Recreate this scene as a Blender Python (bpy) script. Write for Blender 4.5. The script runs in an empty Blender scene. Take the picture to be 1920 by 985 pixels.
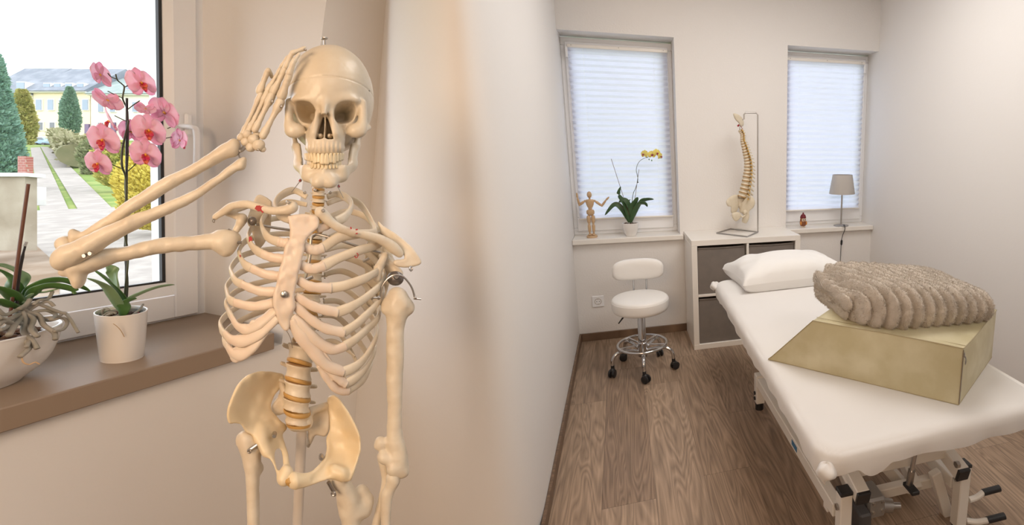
import bpy, math, random
import numpy as np
from mathutils import Matrix, Vector
random.seed(7); np.random.seed(7)
SC = bpy.context.scene; COL = SC.collection
# ------------------------------------------------------------------ camera
F, PX, PY = 895.472, 1440.0, 451.0                 # solved from the room's edges, frame 1920x985
CAM = np.array([0.334, -3.492, 1.376]); PITCH, YAW, ROLL = 0.192, 0.300, -0.003
def _rot(p, y, r):
    cy, sy, cp, sp, cr, sr = math.cos(y), math.sin(y), math.cos(p), math.sin(p), math.cos(r), math.sin(r)
    f = np.array([sy*cp, cy*cp, -sp]); rt = np.array([cy, -sy, 0]); dn = np.cross(f, rt)
    return np.array([rt*cr+dn*sr, -rt*sr+dn*cr, f])
RC = _rot(PITCH, YAW, ROLL)
cd = bpy.data.cameras.new('camera'); cam = bpy.data.objects.new('camera', cd); COL.objects.link(cam)
cd.sensor_width = 36; cd.sensor_fit = 'HORIZONTAL'; cd.lens = F/1920*36
cd.shift_x = -(PX-960)/1920; cd.shift_y = (PY-492.5)/1920; cd.clip_start = .02; cd.clip_end = 500
cam.matrix_world = Matrix([[RC[0][i], -RC[1][i], -RC[2][i], CAM[i]] for i in range(3)]+[[0, 0, 0, 1]])
SC.camera = cam
# ------------------------------------------------------------------ colour, world, lights
SC.view_settings.view_transform = 'Standard'; SC.view_settings.look = 'None'
SC.view_settings.gamma = 1; SC.view_settings.use_curve_mapping = False
SC.view_settings.exposure = 0.0
try:
    SC.cycles.use_denoising = True; SC.cycles.denoiser = 'OPENIMAGEDENOISE'
    SC.cycles.max_bounces = 8; SC.cycles.diffuse_bounces = 5; SC.cycles.transmission_bounces = 6
    SC.cycles.transparent_max_bounces = 8; SC.cycles.sample_clamp_indirect = 6; SC.cycles.caustics_refractive = False
    SC.cycles.caustics_reflective = False
except Exception: pass
world = bpy.data.worlds.new('overcast'); SC.world = world; world.use_nodes = True
wn = world.node_tree.nodes; wn['Background'].inputs[0].default_value = (0.93, 0.95, 1.0, 1)
wn['Background'].inputs[1].default_value = 3.8
def area(name, loc, target, size, power, color, size_y=None, spread=180):
    ld = bpy.data.lights.new(name, 'AREA'); ld.energy = power; ld.color = color; ld.shape = 'RECTANGLE'
    ld.size = size; ld.size_y = size_y or size; ld.spread = math.radians(spread)
    o = bpy.data.objects.new(name, ld); COL.objects.link(o); o.location = loc
    o.rotation_euler = (Vector(target)-Vector(loc)).to_track_quat('-Z', 'Y').to_euler(); return o
area('ceiling_light_room', (1.25, -1.45, 2.56), (1.25, -1.45, 0), 1.0, 24, (1.0, .95, .90))
area('ceiling_light_entry', (1.5, -3.7, 2.56), (1.3, -3.2, 0), .9, 19, (1.0, .94, .88))
area('warm_fill_alcove', (-.25, -4.35, 1.9), (-.50, -1.9, .95), .9, 14.5, (1.0, .70, .46), spread=115)  # unseen fill below the ceiling, behind the camera, added to warm the alcove
# daylight itself comes from the overcast sky through the three windows; portals only guide its sampling
def portal(name, M4, sx, sy):
    ld = bpy.data.lights.new(name, 'AREA'); ld.shape = 'RECTANGLE'; ld.size = sx; ld.size_y = sy; ld.cycles.is_portal = True
    o = bpy.data.objects.new(name, ld); COL.objects.link(o); o.matrix_world = M4; return o
# ------------------------------------------------------------------ points from the solved camera
def ray(u, v): return RC.T @ np.array([(u-PX)/F, (v-PY)/F, 1.0])
def Pz(u, v, z): d = ray(u, v); return CAM + d*(z-CAM[2])/d[2]
def Py(u, v, y): d = ray(u, v); return CAM + d*(y-CAM[1])/d[1]
def Pp(u, v, P, n): d = ray(u, v); return CAM + d*(((np.asarray(P)-CAM)@n)/(d@n))
def nz(a): a = np.asarray(a, float); return a/np.linalg.norm(a)
def project(P):
    c = RC @ (np.asarray(P)-CAM); return PX+F*c[0]/c[2], PY+F*c[1]/c[2]
# ------------------------------------------------------------------ objects
WM = {}                                             # world matrix of each object made here
def tag(o, label=None, cat=None, group=None, kind=None):
    if label: o['label'] = label
    if cat: o['category'] = cat
    if group: o['group'] = group
    if kind: o['kind'] = kind
    return o
def thing(name, label, cat, loc=(0, 0, 0), rotz=0, group=None, mat=None):
    o = bpy.data.objects.new(name, None); COL.objects.link(o); o.empty_display_size = .05
    m = mat if mat is not None else Matrix.Translation(Vector(loc)) @ Matrix.Rotation(rotz, 4, 'Z')
    o.matrix_world = m; WM[o.name] = m.copy(); return tag(o, label, cat, group)
class MB:
    def __init__(s): s.v = []; s.f = []; s.n = 0
    def add(s, V, Fs):
        V = np.asarray(V, float).reshape(-1, 3); s.v.append(V)
        s.f += [tuple(int(i)+s.n for i in f) for f in Fs]; s.n += len(V); return s
    def box(s, x0, x1, y0, y1, z0, z1, b=0.0):
        if b <= 0:
            V = [(x, y, z) for x in (x0, x1) for y in (y0, y1) for z in (z0, z1)]
            return s.add(V, [(0, 1, 3, 2), (4, 6, 7, 5), (0, 4, 5, 1), (2, 3, 7, 6), (0, 2, 6, 4), (1, 5, 7, 3)])
        b = min(b, abs(x1-x0)*.49, abs(y1-y0)*.49, abs(z1-z0)*.49)
        V = []; idx = {}
        for i, (x, dx) in enumerate(((x0, 1), (x1, -1))):
            for j, (y, dy) in enumerate(((y0, 1), (y1, -1))):
                for k, (z, dz) in enumerate(((z0, 1), (z1, -1))):
                    for a, p in enumerate(((x, y+dy*b, z+dz*b), (x+dx*b, y, z+dz*b), (x+dx*b, y+dy*b, z))):
                        idx[i, j, k, a] = len(V); V.append(p)
        Fs = []
        for i in (0, 1):
            q = [idx[i, 0, 0, 0], idx[i, 0, 1, 0], idx[i, 1, 1, 0], idx[i, 1, 0, 0]]; Fs.append(q if i == 0 else q[::-1])
            q = [idx[0, i, 0, 1], idx[1, i, 0, 1], idx[1, i, 1, 1], idx[0, i, 1, 1]]; Fs.append(q if i == 0 else q[::-1])
            q = [idx[0, 0, i, 2], idx[0, 1, i, 2], idx[1, 1, i, 2], idx[1, 0, i, 2]]; Fs.append(q if i == 0 else q[::-1])
        for i in (0, 1):
            for j in (0, 1):
                q = [idx[i, j, 0, 0], idx[i, j, 0, 1], idx[i, j, 1, 1], idx[i, j, 1, 0]]; Fs.append(q if (i+j) % 2 else q[::-1])
                q = [idx[i, 0, j, 0], idx[i, 0, j, 2], idx[i, 1, j, 2], idx[i, 1, j, 0]]; Fs.append(q[::-1] if (i+j) % 2 else q)
                q = [idx[0, i, j, 1], idx[0, i, j, 2], idx[1, i, j, 2], idx[1, i, j, 1]]; Fs.append(q if (i+j) % 2 else q[::-1])
                for k in (0, 1):
                    q = [idx[i, j, k, 0], idx[i, j, k, 1], idx[i, j, k, 2]]; Fs.append(q if (i+j+k) % 2 == 0 else q[::-1])
        return s.add(V, Fs)
    def obox(s, p0, p1, w, h, up=(0, 0, 1), b=0.0):   # box beam from p0 to p1
        p0, p1 = np.array(p0, float), np.array(p1, float); L = np.linalg.norm(p1-p0); d = (p1-p0)/L
        up = np.array(up, float)
        if abs(d@up) > .95: up = np.array([0, 1., 0])
        sd = nz(np.cross(d, up)); u = np.cross(sd, d); t = MB().box(0, L, -w/2, w/2, -h/2, h/2, b)
        V = np.vstack(t.v); return s.add(p0+V[:, :1]*d+V[:, 1:2]*sd+V[:, 2:]*u, t.f)
    def tube(s, pts, rad, n=10, caps=True, closed=False, flat=1.0, flatdir=None):
        pts = np.array(pts, float); m = len(pts)
        rad = np.full(m, rad, float) if np.isscalar(rad) else np.array(rad, float)
        T = np.zeros_like(pts)
        if closed: T = np.roll(pts, -1, 0)-np.roll(pts, 1, 0)
        else: T[1:-1] = pts[2:]-pts[:-2]; T[0] = pts[1]-pts[0]; T[-1] = pts[-1]-pts[-2]
        T /= np.maximum(np.linalg.norm(T, axis=1, keepdims=True), 1e-9)
        ref = np.array([0, 0, 1.]) if abs(T[0][2]) < .9 else np.array([1., 0, 0])
        if flatdir is not None: ref = np.array(flatdir, float)
        N = nz(ref-T[0]*(ref@T[0])); V = []
        a = np.arange(n)*2*math.pi/n
        for i in range(m):
            if flatdir is not None: N = np.array(flatdir, float)
            N = N-T[i]*(N@T[i]); N = nz(N); B = np.cross(T[i], N)
            V.append(pts[i]+rad[i]*(flat*np.cos(a)[:, None]*N+np.sin(a)[:, None]*B))
        V = np.vstack(V); Fs = []
        for i in range(m if closed else m-1):
            j = (i+1) % m
            for k in range(n):
                l = (k+1) % n; Fs.append((i*n+k, i*n+l, j*n+l, j*n+k))
        if caps and not closed: Fs.append(tuple(range(n))[::-1]); Fs.append(tuple((m-1)*n+k for k in range(n)))
        return s.add(V, Fs)
    def cyl(s, p0, p1, r0, r1=None, n=24): return s.tube([p0, p1], [r0, r0 if r1 is None else r1], n)
    def lathe(s, prof, c=(0, 0, 0), n=32, sx=1, sy=1):
        prof = np.array(prof, float); m = len(prof); a = np.arange(n)*2*math.pi/n; V = []
        for r, z in prof: V.append(np.stack([c[0]+sx*r*np.cos(a), c[1]+sy*r*np.sin(a), np.full(n, c[2]+z)], 1))
        Fs = [(i*n+k, i*n+(k+1) % n, (i+1)*n+(k+1) % n, (i+1)*n+k) for i in range(m-1) for k in range(n)]
        if prof[0][0] > 1e-6: Fs.append(tuple(range(n))[::-1])
        if prof[-1][0] > 1e-6: Fs.append(tuple((m-1)*n+k for k in range(n)))
        return s.add(np.vstack(V), Fs)
    def ell(s, c, r, n=16, m=10, M=None):
        V = []; a = np.arange(n)*2*math.pi/n
        for i in range(m+1):
            t = math.pi*i/m
            V.append(np.stack([r[0]*math.sin(t)*np.cos(a), r[1]*math.sin(t)*np.sin(a), np.full(n, -r[2]*math.cos(t))], 1))
        V = np.vstack(V)
        if M is not None: V = V @ np.asarray(M).T
        Fs = [(i*n+k, i*n+(k+1) % n, (i+1)*n+(k+1) % n, (i+1)*n+k) for i in range(m) for k in range(n)]
        return s.add(V+np.array(c, float), Fs)
    def grid(s, G, close_u=False):                    # G: (nu, nv, 3)
        G = np.asarray(G, float); nu, nv = G.shape[:2]
        Fs = [(i*nv+j, ((i+1) % nu)*nv+j, ((i+1) % nu)*nv+j+1, i*nv+j+1) for i in range(nu if close_u else nu-1) for j in range(nv-1)]
        return s.add(G.reshape(-1, 3), Fs)
    def sheet(s, G, th, nrm=None):                    # thick sheet from grid
        G = np.asarray(G, float); nu, nv = G.shape[:2]
        du = np.gradient(G, axis=0); dv = np.gradient(G, axis=1); N = np.cross(du, dv)
        N /= np.maximum(np.linalg.norm(N, axis=2, keepdims=True), 1e-12)
        t = np.asarray(th, float); t = t[..., None] if t.ndim == 2 else t
        A = G+N*t/2; B = G-N*t/2; o = nu*nv; Fs = []
        for i in range(nu-1):
            for j in range(nv-1):
                q = (i*nv+j, (i+1)*nv+j, (i+1)*nv+j+1, i*nv+j+1); Fs.append(q); Fs.append(tuple(x+o for x in q[::-1]))
        bd = [i*nv for i in range(nu)]+[(nu-1)*nv+j for j in range(1, nv)]+[i*nv+nv-1 for i in range(nu-2, -1, -1)]+[j for j in range(nv-2, 0, -1)]
        for k in range(len(bd)):
            a, b = bd[k], bd[(k+1) % len(bd)]; Fs.append((b, a, a+o, b+o))
        return s.add(np.vstack([A.reshape(-1, 3), B.reshape(-1, 3)]), Fs)
    def prism(s, poly, z0, z1):
        n = len(poly); V = [(p[0], p[1], z0) for p in poly]+[(p[0], p[1], z1) for p in poly]
        return s.add(V, [tuple(range(n))[::-1], tuple(range(n, 2*n))]+[(i, (i+1) % n, (i+1) % n+n, i+n) for i in range(n)])
    def build(s, name, mat, parent=None, world=False, angle=35, bevel=0, fn=None, recalc=False):
        V = np.vstack(s.v) if s.v else np.zeros((0, 3))
        if fn is not None: V = fn(V); 
        if parent is not None and (world or fn is not None):
            Mi = np.array(WM[parent.name].inverted()); V = V @ Mi[:3, :3].T + Mi[:3, 3]
        me = bpy.data.meshes.new(name); me.from_pydata(V.tolist(), [], s.f); me.update()
        if recalc:
            import bmesh
            bm = bmesh.new(); bm.from_mesh(me); bmesh.ops.recalc_face_normals(bm, faces=bm.faces); bm.to_mesh(me); bm.free()
        if angle >= 180: me.shade_smooth()
        elif angle > 0:
            me.shade_smooth(); me.set_sharp_from_angle(angle=math.radians(angle))
        o = bpy.data.objects.new(name, me); COL.objects.link(o)
        if mat is not None: me.materials.append(mat)
        if parent is not None: o.parent = parent; WM[o.name] = WM[parent.name].copy()
        else: WM[o.name] = Matrix.Identity(4)
        if bevel:
            md = o.modifiers.new('bevel', 'BEVEL'); md.width = bevel; md.segments = 2; md.limit_method = 'ANGLE'; md.angle_limit = math.radians(40)
        return o
def set_loc(o, loc):                                  # put a parentless mesh, built about its own origin, in the room
    o.location = loc; WM[o.name] = Matrix.Translation(Vector(loc)); return o
def origin_to(o, p):                                  # move a world-built mesh's origin to p
    p = Vector(p); o.data.transform(Matrix.Translation(-p)); o.location = p; WM[o.name] = Matrix.Translation(p); return o
def cr(pts, n=8, closed=False):                       # Catmull-Rom through rows of any width
    P = np.array(pts, float); m = len(P); out = []
    for i in range(m if closed else m-1):
        p0, p1, p2, p3 = [P[(i+k) % m] if closed else P[min(max(i+k, 0), m-1)] for k in (-1, 0, 1, 2)]
        for t in np.arange(n)/n:
            out.append(.5*((2*p1)+(p2-p0)*t+(2*p0-5*p1+4*p2-p3)*t*t+(3*p1-p0-3*p2+p3)*t**3))
    if not closed: out.append(P[-1])
    return np.array(out)
def copy_tree(o, parent=None):
    c = o.copy(); COL.objects.link(c); c.parent = parent
    for ch in list(o.children): copy_tree(ch, c)
    return c
# ------------------------------------------------------------------ materials
def petal_mat(name, c1, c2, tr, scale=60):
    m = bpy.data.materials.new(name); m.use_nodes = True; nt = m.node_tree; N = nt.nodes; L = nt.links; b = N['Principled BSDF']; b.inputs['Roughness'].default_value = .5
    nn = N.new('ShaderNodeTexNoise'); nn.inputs['Scale'].default_value = scale; tc = N.new('ShaderNodeTexCoord'); L.new(tc.outputs['Object'], nn.inputs['Vector'])
    mx = N.new('ShaderNodeMix'); mx.data_type = 'RGBA'; mx.inputs[6].default_value = (*c1, 1); mx.inputs[7].default_value = (*c2, 1); L.new(nn.outputs['Fac'], mx.inputs[0]); L.new(mx.outputs[2], b.inputs['Base Color'])
    t = N.new('ShaderNodeBsdfTranslucent'); L.new(mx.outputs[2], t.inputs[0]); ms = N.new('ShaderNodeMixShader'); ms.inputs[0].default_value = tr; L.new(b.outputs[0], ms.inputs[1]); L.new(t.outputs[0], ms.inputs[2]); L.new(ms.outputs[0], N['Material Output'].inputs[0]); return m
def mat(name, col, rough=.5, metal=0, spec=.5, noise=None, bump=None, coat=0, trans=0, sss=0, sheen=0, var=None, emit=None):
    m = bpy.data.materials.new(name); m.use_nodes = True; nt = m.node_tree; N = nt.nodes; L = nt.links; b = N['Principled BSDF']
    b.inputs['Base Color'].default_value = (*col, 1); b.inputs['Roughness'].default_value = rough
    b.inputs['Metallic'].default_value = metal; b.inputs['Specular IOR Level'].default_value = spec
    if coat: b.inputs['Coat Weight'].default_value = coat
    if trans: b.inputs['Transmission Weight'].default_value = trans
    if sheen: b.inputs['Sheen Weight'].default_value = sheen
    if sss: b.inputs['Subsurface Weight'].default_value = sss; b.inputs['Subsurface Scale'].default_value = .01; b.inputs['Subsurface Radius'].default_value = (1, .6, .35)
    if emit: b.inputs['Emission Color'].default_value = (*emit[0], 1); b.inputs['Emission Strength'].default_value = emit[1]
    tc = N.new('ShaderNodeTexCoord')
    if var:                                           # (scale, col2, amount)
        nn = N.new('ShaderNodeTexNoise'); nn.inputs['Scale'].default_value = var[0]; nn.inputs['Detail'].default_value = 5
        rp = N.new('ShaderNodeMapRange'); rp.inputs[1].default_value = .4; rp.inputs[2].default_value = .68; rp.inputs[4].default_value = var[2]
        mx = N.new('ShaderNodeMix'); mx.data_type = 'RGBA'; mx.inputs[6].default_value = (*col, 1); mx.inputs[7].default_value = (*var[1], 1)
        L.new(tc.outputs['Object'], nn.inputs['Vector']); L.new(nn.outputs['Fac'], rp.inputs[0]); L.new(rp.outputs[0], mx.inputs[0]); L.new(mx.outputs[2], b.inputs['Base Color'])
    if bump:                                          # (scale, strength, distance)
        nn = N.new('ShaderNodeTexNoise'); nn.inputs['Scale'].default_value = bump[0]; nn.inputs['Detail'].default_value = 4
        bp = N.new('ShaderNodeBump'); bp.inputs['Strength'].default_value = bump[1]; bp.inputs['Distance'].default_value = bump[2]
        L.new(tc.outputs['Object'], nn.inputs['Vector']); L.new(nn.outputs['Fac'], bp.inputs['Height']); L.new(bp.outputs['Normal'], b.inputs['Normal'])
    return m
M = {}
M['wall'] = mat('white_plaster', (.80, .785, .77), .85, spec=.2, bump=(90, .35, .004))
M['wall_smooth'] = mat('smooth_white_plaster', (.80, .785, .77), .8, spec=.2, bump=(60, .12, .003))
M['ceiling'] = mat('ceiling_paint', (.82, .80, .78), .9)
M['white_lacquer'] = mat('white_lacquer', (.82, .79, .74), .32)
M['pvc'] = mat('white_pvc', (.86, .87, .89), .35)
M['white_metal'] = mat('white_powder_coat', (.78, .75, .70), .35)
M['chrome'] = mat('chrome', (.62, .62, .63), .13, 1)
M['steel'] = mat('steel', (.48, .46, .44), .35, 1)
M['black'] = mat('black_plastic', (.015, .015, .017), .4)
M['vinyl_white'] = mat('white_vinyl', (.82, .81, .79), .42, bump=(250, .1, .001))
M['sheet'] = mat('white_cotton', (.70, .685, .67), .9, spec=.1, bump=(400, .2, .0006), sheen=.2)
M['pillow'] = mat('white_pillow_cotton', (.76, .755, .745), .9, spec=.1, bump=(300, .2, .0006), sheen=.2)
M['grey_fabric'] = mat('grey_fabric', (.20, .175, .155), .9, bump=(500, .25, .001), var=(14, (.17, .15, .135), .8))
M['lamp_fabric'] = mat('lamp_fabric', (.50, .475, .45), .85, bump=(600, .2, .0006))
M['olive'] = mat('beige_green_vinyl', (.50, .445, .275), .42, bump=(300, .12, .001), var=(9, (.62, .57, .40), .9))
M['seam'] = mat('seam_thread', (.30, .26, .16), .6)
M['green'] = mat('orchid_leaf', (.06, .15, .035), .38, var=(18, (.10, .22, .06), .7))
M['green_dark'] = mat('dark_orchid_leaf', (.035, .085, .03), .4, var=(18, (.06, .12, .05), .7))
M['stem'] = mat('orchid_stem', (.05, .06, .025), .5)
M['stake'] = mat('wooden_stake', (.16, .085, .05), .6)
M['bark'] = mat('bark_chips', (.09, .05, .035), .9, bump=(60, .8, .01), var=(40, (.2, .12, .08), .8))
M['root'] = mat('silvery_aerial_root', (.36, .34, .30), .7, var=(30, (.24, .24, .20), .8), bump=(120, .3, .002))
M['ceramic'] = mat('white_ceramic', (.80, .78, .76), .22, bump=(3, .05, .001))
M['wood_light'] = mat('light_beech', (.55, .37, .21), .45, var=(20, (.62, .44, .27), .6))
M['taupe'] = mat('taupe_sill_paint', (.30, .225, .165), .45, bump=(40, .06, .002))
# ================================================================== the room
X1, XR, W1R, W2L, SILL, WTOP, HC = 0.0, 2.312, .738, 1.561, .741, 2.112, 2.62
def struct(name, mb, m, **k): o = mb.build(name, m, **k); o['kind'] = 'structure'; return o
def planks_material(name, along='Y', w=.205, ln=1.22, base=((.345, .245, .17), (.235, .162, .115), (.42, .315, .235))):
    m = bpy.data.materials.new(name); m.use_nodes = True; nt = m.node_tree; N = nt.nodes; L = nt.links; b = N['Principled BSDF']
    tc = N.new('ShaderNodeTexCoord'); sx = N.new('ShaderNodeSeparateXYZ'); L.new(tc.outputs['Object'], sx.inputs[0])
    def mth(op, a, b_=None, c=None):
        n = N.new('ShaderNodeMath'); n.operation = op
        for i, x in enumerate((a, b_, c)):
            if x is None: continue
            if isinstance(x, (int, float)): n.inputs[i].default_value = x
            else: L.new(x, n.inputs[i])
        return n.outputs[0]
    ac, al = (sx.outputs[0], sx.outputs[1]) if along == 'Y' else (sx.outputs[1], sx.outputs[0])
    if along == 'XZ': ac, al = sx.outputs[2], sx.outputs[0]
    ci = mth('DIVIDE', mth('SUBTRACT', ac, -.006), w); col = mth('FLOOR', ci); fc = mth('FRACT', ci)
    wn1 = N.new('ShaderNodeTexWhiteNoise'); wn1.noise_dimensions = '1D'; L.new(col, wn1.inputs['W'])
    li = mth('DIVIDE', mth('ADD', al, mth('MULTIPLY', wn1.outputs['Value'], ln*3)), ln); row = mth('FLOOR', li); fr = mth('FRACT', li)
    cb = N.new('ShaderNodeCombineXYZ'); L.new(col, cb.inputs[0]); L.new(row, cb.inputs[1])
    wn2 = N.new('ShaderNodeTexWhiteNoise'); wn2.noise_dimensions = '3D'; L.new(cb.outputs[0], wn2.inputs['Vector'])
    # grain: stretched, offset per plank
    off = N.new('ShaderNodeVectorMath'); off.operation = 'SCALE'; L.new(wn2.outputs['Color'], off.inputs[0]); off.inputs['Scale'].default_value = 37
    cv = N.new('ShaderNodeCombineXYZ'); L.new(mth('MULTIPLY', ac, 13), cv.inputs[0]); L.new(mth('MULTIPLY', al, 1.3), cv.inputs[1])
    ad = N.new('ShaderNodeVectorMath'); ad.operation = 'ADD'; L.new(cv.outputs[0], ad.inputs[0]); L.new(off.outputs[0], ad.inputs[1])
    n1 = N.new('ShaderNodeTexNoise'); n1.inputs['Scale'].default_value = .75; n1.inputs['Detail'].default_value = 2; n1.inputs['Distortion'].default_value = .6; L.new(ad.outputs[0], n1.inputs['Vector'])
    rings = mth('FRACT', mth('MULTIPLY', n1.outputs['Fac'], 16)); ringv = mth('ABSOLUTE', mth('SUBTRACT', rings, .5))
    cv2 = N.new('ShaderNodeCombineXYZ'); L.new(mth('MULTIPLY', ac, 110), cv2.inputs[0]); L.new(mth('MULTIPLY', al, 5), cv2.inputs[1])
    ad2 = N.new('ShaderNodeVectorMath'); ad2.operation = 'ADD'; L.new(cv2.outputs[0], ad2.inputs[0]); L.new(off.outputs[0], ad2.inputs[1])
    n2 = N.new('ShaderNodeTexNoise'); n2.inputs['Scale'].default_value = 1; n2.inputs['Detail'].default_value = 5; L.new(ad2.outputs[0], n2.inputs['Vector'])
    n3 = N.new('ShaderNodeTexNoise'); n3.inputs['Scale'].default_value = .35; n3.inputs['Detail'].default_value = 3; L.new(ad.outputs[0], n3.inputs['Vector'])
    rp = N.new('ShaderNodeValToRGB'); e = rp.color_ramp.elements
    e[0].position = .0; e[0].color = (*base[1], 1); e[1].position = 1; e[1].color = (*base[2], 1); x = e.new(.5); x.color = (*base[0], 1)
    val = mth('ADD', mth('MULTIPLY', wn2.outputs['Value'], .50), mth('MULTIPLY', n3.outputs['Fac'], .45)); L.new(val, rp.inputs[0])
    g = mth('ADD', mth('MULTIPLY', ringv, .75), mth('MULTIPLY', n2.outputs['Fac'], .85))
    gm = N.new('ShaderNodeMapRange'); gm.inputs[1].default_value = .3; gm.inputs[2].default_value = .95; gm.inputs[3].default_value = .60; gm.inputs[4].default_value = 1.30; L.new(g, gm.inputs[0])
    vm = N.new('ShaderNodeVectorMath'); vm.operation = 'SCALE'; L.new(rp.outputs[0], vm.inputs[0]); L.new(gm.outputs[0], vm.inputs['Scale'])
    edge = mth('MULTIPLY', mth('GREATER_THAN', fc, .010), mth('GREATER_THAN', fr, .0018))
    eg = N.new('ShaderNodeMapRange'); eg.inputs[3].default_value = .62; eg.inputs[4].default_value = 1; L.new(edge, eg.inputs[0])
    vm2 = N.new('ShaderNodeVectorMath'); vm2.operation = 'SCALE'; L.new(vm.outputs[0], vm2.inputs[0]); L.new(eg.outputs[0], vm2.inputs['Scale'])
    L.new(vm2.outputs[0], b.inputs['Base Color']); b.inputs['Roughness'].default_value = .42; b.inputs['Specular IOR Level'].default_value = .35
    bp = N.new('ShaderNodeBump'); bp.inputs['Strength'].default_value = .15; bp.inputs['Distance'].default_value = .001; L.new(g, bp.inputs['Height']); L.new(bp.outputs['Normal'], b.inputs['Normal'])
    return m
M['floor'] = planks_material('oak_vinyl_planks')
M['skirting'] = planks_material('oak_skirting', along='X', w=3, ln=.9, base=((.20, .13, .085), (.15, .095, .06), (.24, .165, .11)))
wb = MB(); D = .28
wb.box(-.15, XR+.2, 0, D, -.02, SILL-.03); wb.box(-.15, XR+.2, 0, D, WTOP, HC+.02)
wb.box(W1R, W2L, 0, D, SILL-.03, WTOP); wb.box(-.15, 0, 0, D, SILL-.03, WTOP); wb.box(XR, XR+.2, 0, D, SILL-.03, WTOP)
struct('wall_back', wb, M['wall'], angle=0)
struct('wall_right', MB().box(XR, XR+.2, -6.2, .0, -.02, HC+.02), M['wall_smooth'], angle=0)
struct('wall_rear', MB().box(-4.6, XR+.2, -6.3, -6.1, -.02, HC+.02), M['wall_smooth'], angle=0)
struct('baseboard_back', MB().box(.013, .764, -.013, -.0005, .0, .058, .002), M['skirting'])
struct('baseboard_left', MB().box(.0005, .013, -2.2, -.0005, .0, .058, .002), M['skirting'])
struct('baseboard_right', MB().box(XR-.013, XR-.0005, -6, -.0005, 0, .058, .002), M['skirting'])
struct('baseboard_corner', MB().box(1.534, XR-.013, -.013, -.0005, 0, .058, .002), M['skirting'])
struct('trim_1', MB().box(.001, .760, -.038, .2, SILL-.028, SILL+.008, .004), M['white_lacquer'])
struct('trim_2', MB().box(W2L-.02, XR-.001, -.038, .2, SILL-.028, SILL+.008, .004), M['white_lacquer'])
def glass_material():
    m = bpy.data.materials.new('window_glass'); m.use_nodes = True; nt = m.node_tree; N = nt.nodes; L = nt.links; N.remove(N['Principled BSDF'])
    a = N.new('ShaderNodeBsdfTransparent'); a.inputs[0].default_value = (.97, .98, .98, 1); b = N.new('ShaderNodeBsdfGlossy'); b.inputs['Roughness'].default_value = 0
    fr = N.new('ShaderNodeFresnel'); fr.inputs[0].default_value = 1.25; mx = N.new('ShaderNodeMixShader'); L.new(fr.outputs[0], mx.inputs[0]); L.new(a.outputs[0], mx.inputs[1]); L.new(b.outputs[0], mx.inputs[2]); L.new(mx.outputs[0], N['Material Output'].inputs[0]); return m
M['glass'] = glass_material()
def window_unit(name, x0, x1, z0, z1):
    y0, y1 = .165, .225; t = .05; w = MB()
    for a in ((x0, x1, z0, z0+t), (x0, x1, z1-t, z1)): w.box(a[0], a[1], y0, y1, a[2], a[3], .004)
    for a in ((x0, x0+t), (x1-t, x1)): w.box(a[0], a[1], y0+.001, y1, z0+t, z1-t, .004)
    fr = struct(name, w, M['pvc']); s = MB(); ya, yb = .150, .20; q = t*.55; tt = .045
    for a in ((x0+q, x1-q, z0+q, z0+q+tt+.055), (x0+q, x1-q, z1-q-tt, z1-q)): s.box(a[0], a[1], ya, yb, a[2], a[3], .005)
    for a in ((x0+q, x0+q+tt), (x1-q-tt, x1-q)): s.box(a[0], a[1], ya+.001, yb, z0+q+tt+.055, z1-q-tt, .005)
    sash = s.build('window_sash', M['pvc'], fr)
    MB().box(x0+q+tt-.005, x1-q-tt+.005, .180, .186, z0+q+tt+.05, z1-q-tt+.005).build('window_pane', M['glass'], fr)
    return fr
window_unit('window_1', .0, W1R, SILL+.008, WTOP-.01)
window_unit('window_2', W2L, XR, SILL+.008, WTOP-.01)
for _x0, _x1 in ((0, W1R), (W2L, XR)): portal('window_portal', Matrix.Translation(((_x0+_x1)/2, .30, (SILL+WTOP)/2)) @ Matrix.Rotation(-math.pi/2, 4, 'X'), _x1-_x0, WTOP-SILL)
def blind_material():
    m = bpy.data.materials.new('pleated_blind_fabric'); m.use_nodes = True; nt = m.node_tree; N = nt.nodes; L = nt.links
    N.remove(N['Principled BSDF']); o = N['Material Output']
    d = N.new('ShaderNodeBsdfDiffuse'); d.inputs[0].default_value = (.86, .87, .90, 1)
    t = N.new('ShaderNodeBsdfTranslucent'); t.inputs[0].default_value = (.76, .82, 1.0, 1)
    mx = N.new('ShaderNodeMixShader'); mx.inputs[0].default_value = .46; L.new(d.outputs[0], mx.inputs[1]); L.new(t.outputs[0], mx.inputs[2]); L.new(mx.outputs[0], o.inputs[0]); return m
M['blind'] = blind_material()
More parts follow.
